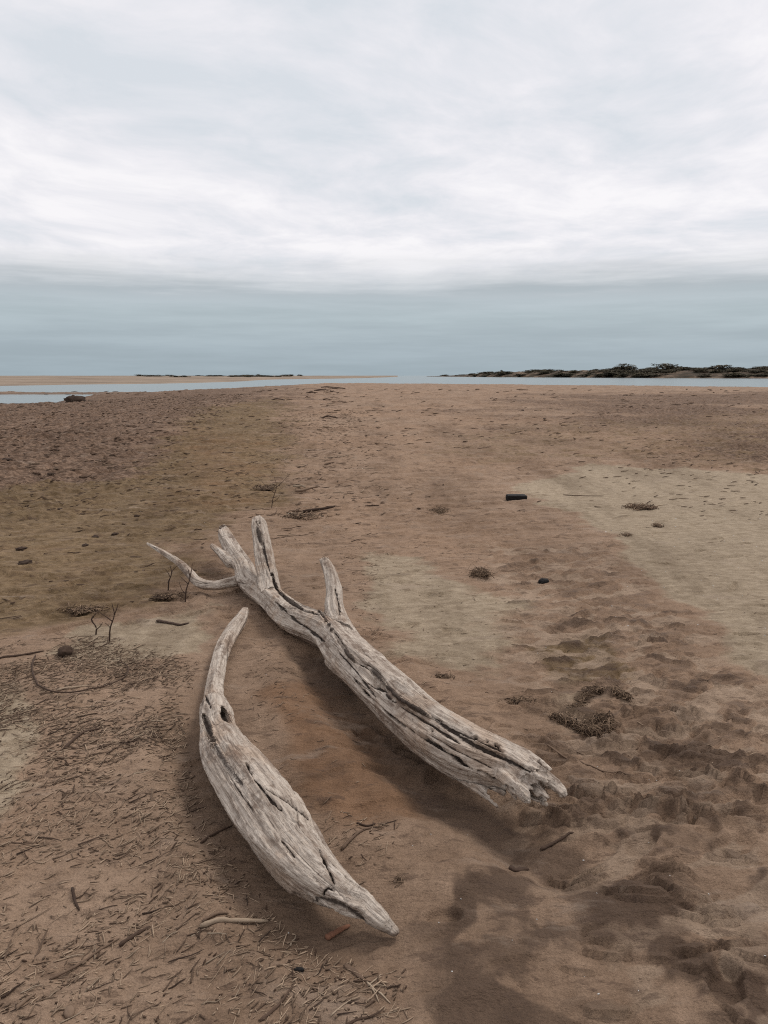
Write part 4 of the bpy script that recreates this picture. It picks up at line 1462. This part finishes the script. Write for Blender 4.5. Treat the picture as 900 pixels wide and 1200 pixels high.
# ------------------------------------------------------------------ reed litter: the largest bits one by one, the fine rest as one mass
def litter_candidates():
    out = []
    A = Z([(-60, 775), (110, 748), (232, 790), (232, 900), (255, 960), (300, 1050), (372, 1068), (470, 1110), (480, 1230), (-120, 1230)])
    top = Z([(-60, 775), (110, 748), (225, 800), (215, 870), (100, 890), (-60, 900)])
    path = Z([(300, 560), (330, 480), (420, 480), (455, 580), (450, 640), (330, 640)])
    flank = Z([(400, 640), (450, 640), (450, 770), (430, 740)])
    between = Z([(275, 760), (330, 745), (400, 830), (300, 850)])
    tip = Z([(380, 960), (450, 960), (470, 1020), (430, 1010)])
    sea = Z([(300, 620), (560, 640), (640, 760), (560, 830), (430, 760)])

    def fill(poly, n, Lr, rr, ang, spread, zn):
        P = np.array(poly)
        lo, hi = P.min(0), P.max(0)
        c = 0
        while c < n:
            xy = rng.uniform(lo, hi, (n * 3, 2))
            ok = poly_sd(xy[:, 0], xy[:, 1], poly) > rng.uniform(-.15, .12, n * 3)
            cl = fbm2(xy[:, 0] * 2.3, xy[:, 1] * 2.3, 3)
            ok &= rng.uniform(-.45, .35, n * 3) < cl
            for q in xy[ok][:n - c]:
                out.append((q[0], q[1], Lr[0] * (Lr[1] / Lr[0]) ** (rng.uniform() ** 1.6), rng.uniform(*rr), rng.normal(ang, spread), zn))
                c += 1
    fill(A, 5200, (.007, .055), (.0010, .0028), 0.75, .7, 0)
    fill(A, 120, (.05, .13), (.0016, .0036), 0.75, .5, 0)
    fill(A, 2400, (.012, .06), (.0006, .0013), 0.7, .9, 4)
    fill(A, 800, (.006, .020), (.0014, .0032), 0.7, .9, 5)
    fill(top, 700, (.008, .035), (.0016, .0038), 0.6, .9, 5)
    fill(top, 2200, (.012, .10), (.001, .003), 0.5, .6, 0)
    fill(path, 1500, (.05, .24), (.004, .009), 0.3, .7, 1)
    twl = Z([(380, 456), (398, 456), (396, 490), (402, 520), (392, 560), (372, 606), (322, 606), (350, 560), (372, 520), (374, 490)])
    fill(twl, 130, (.15, .5), (.010, .026), 0.3, .6, 1)
    dbr = Z([(-60, 480), (120, 466), (300, 462), (250, 490), (190, 540), (60, 575), (-60, 580)])
    fill(dbr, 2200, (.05, .22), (.009, .024), 0.25, .5, 5)
    fill(Z([(-60, 560), (200, 545), (310, 560), (280, 640), (130, 720), (-60, 740)]), 260, (.03, .14), (.003, .010), 0.35, .4, 5)
    fill(flank, 130, (.02, .08), (.001, .003), 0.4, .8, 1)
    fill(between, 220, (.01, .05), (.0009, .002), 0.5, .8, 2)
    fill(tip, 70, (.01, .06), (.0009, .002), 0.6, .8, 2)
    fill(sea, 220, (.01, .07), (.001, .003), 0.2, .8, 1)
    for i in range(1900):                     # specks of wrack lying out on the open flat
        px, py = rng.uniform(-20, 920), 456 + 150 * rng.uniform() ** 1.3
        p = G2(px, py)
        if pn2(np.array([p[0] * .25]), np.array([p[1] * .12]))[0] < rng.uniform(-.5, .3): continue
        s = max(1, p[1] / 8)
        out.append((p[0], p[1], rng.uniform(.03, .11) * s ** .8, rng.uniform(.003, .008) * s ** .9, rng.normal(.2, .4), 5))
    for i in range(900):                      # a thin scatter over everything else
        px, py = rng.uniform(-20, 920), 470 + 730 * rng.uniform() ** 1.1
        if px > 470 and py > 900: continue
        p = G2(px, py)
        s = max(1, p[1] / 4)
        out.append((p[0], p[1], rng.uniform(.010, .045) * s ** .8, rng.uniform(.001, .0022) * s ** .8, rng.normal(.3, .45), 3))
    return out


def bits_mesh(name, C, mat):
    C = np.array(C)
    n = len(C)
    K, S = 4, 4
    t = np.linspace(-.5, .5, K)
    L, r, a = C[:, 2], C[:, 3], C[:, 4]
    bend = rng.normal(0, .025, n) * L
    x = C[:, 0][:, None] + np.cos(a)[:, None] * t * L[:, None] - np.sin(a)[:, None] * (bend[:, None] * (1 - 4 * t ** 2))
    y = C[:, 1][:, None] + np.sin(a)[:, None] * t * L[:, None] + np.cos(a)[:, None] * (bend[:, None] * (1 - 4 * t ** 2))
    y = np.maximum(y, 0.6)
    z = H(x, y)
    z = np.maximum(z, z.mean(1)[:, None] - .004) + r[:, None] * 1.0 + np.abs(rng.normal(0, .09, n) * L)[:, None] * (t + .5)[None]
    tap = np.array([.7, 1, .95, .45])
    V = []
    for k in range(S):
        q = 2 * math.pi * k / S + .4
        V.append(np.stack([x - np.sin(a)[:, None] * math.cos(q) * r[:, None] * tap, y + np.cos(a)[:, None] * math.cos(q) * r[:, None] * tap, z + math.sin(q) * r[:, None] * tap * .8], -1))
    V = np.stack(V, 2)                         # n, K, S, 3
    base = np.arange(n)[:, None, None] * K * S
    Fq = []
    for i in range(K - 1):
        for k in range(S):
            k2 = (k + 1) % S
            Fq.append(np.array([i * S + k, i * S + k2, (i + 1) * S + k2, (i + 1) * S + k]))
    Fq.append(np.array([3, 2, 1, 0])); Fq.append(np.array([12, 13, 14, 15]))
    Fq = (base + np.array(Fq)[None]).reshape(-1, 4)
    tn = rng.beta(1.0, 1.35, n)
    tn = np.where(C[:, 5] == 4, rng.uniform(.6, 1.2, n), tn)
    tn = np.where((C[:, 5] == 5), rng.uniform(0, .35, n), tn)
    tint = np.repeat(np.clip(tn, 0, 1), K * S)
    return make_mesh(name, V.reshape(-1, 3), Fq, mat, True, {'tint': tint})


CAND = litter_candidates()
lineAll = [(lineA, .13), (lineB, .11)]


def clear_of_logs(c):
    for ln, w in lineAll:
        if line_d(np.array([c[0]]), np.array([c[1]]), ln)[0] < w + c[2] * .3: return False
    return True


CAND = [c for c in CAND if clear_of_logs(c)]
CAND.sort(key=lambda c: -c[2] / max(1.0, math.hypot(c[0], c[1])) * (c[3] ** .5) * (0 if c[5] >= 4 else 1))
BIG, FINE = CAND[:290], CAND[290:]
o = link('reed_litter', bits_mesh('reed_litter', FINE, TWIG_ALL))
o['kind'] = 'stuff'
o['label'] = 'fine brown reed litter strewn over the sand'
o['category'] = 'litter'

PROTO = []
for i in range(12):
    r = np.random.default_rng(300 + i)
    for mat in (TWIG_DARK, TWIG_MID, TWIG_PALE):
        b = MB()
        P = catmull([(-.5, 0, 0), (-.2, r.normal(0, .022), r.uniform(0, .02)), (.15, r.normal(0, .028), r.uniform(0, .03)), (.5, r.normal(0, .03), r.uniform(0, .05))], 3)
        rr = np.linspace(1, .6, len(P)) * .028 * r.uniform(.8, 1.3)
        rr[0] *= .7; rr[-1] *= .5
        b.tube(P, rr, 5, r.uniform(.2, .8), r.uniform(.6, 1))
        if i % 4 == 0:
            q = catmull([P[4], P[4] + np.array([.12, .07, .02]), P[4] + np.array([.25, .17 * r.choice([-1, 1]), .03])], 3)
            b.tube(q, np.linspace(.014, .006, len(q)), 4, .4)
        PROTO.append(b.mesh('twig', mat))
NAMES = ['dark brown', 'mid brown', 'pale tan']
for i, c in enumerate(BIG):
    m = int(rng.choice([0, 1, 2], p=[.34, .40, .26]))
    me = PROTO[int(rng.integers(12)) * 3 + m]
    o = link('twig', me, loc=(c[0], c[1], float(H(c[0], c[1])) + c[3] * .6))
    wid = c[3] / .028
    o.scale = (c[2], c[2] * .5 + wid * .5, wid)
    dx, dy = math.cos(c[4]) * c[2] * .4, math.sin(c[4]) * c[2] * .4
    sl = math.atan2(float(H(c[0] + dx, c[1] + dy) - H(c[0] - dx, c[1] - dy)), c[2] * .8)
    o.rotation_euler = (0, -sl * .8, c[4])
    where = ['in the dense litter flanking the tapered limb', 'on the sand past the forked log branches', 'on the sand between the two driftwood pieces', 'alone on the bare sand'][c[5]]
    tag(o, NAMES[m] + ' broken reed bit lying ' + where, 'twig', NAMES[m] + ' reed bits ' + where)
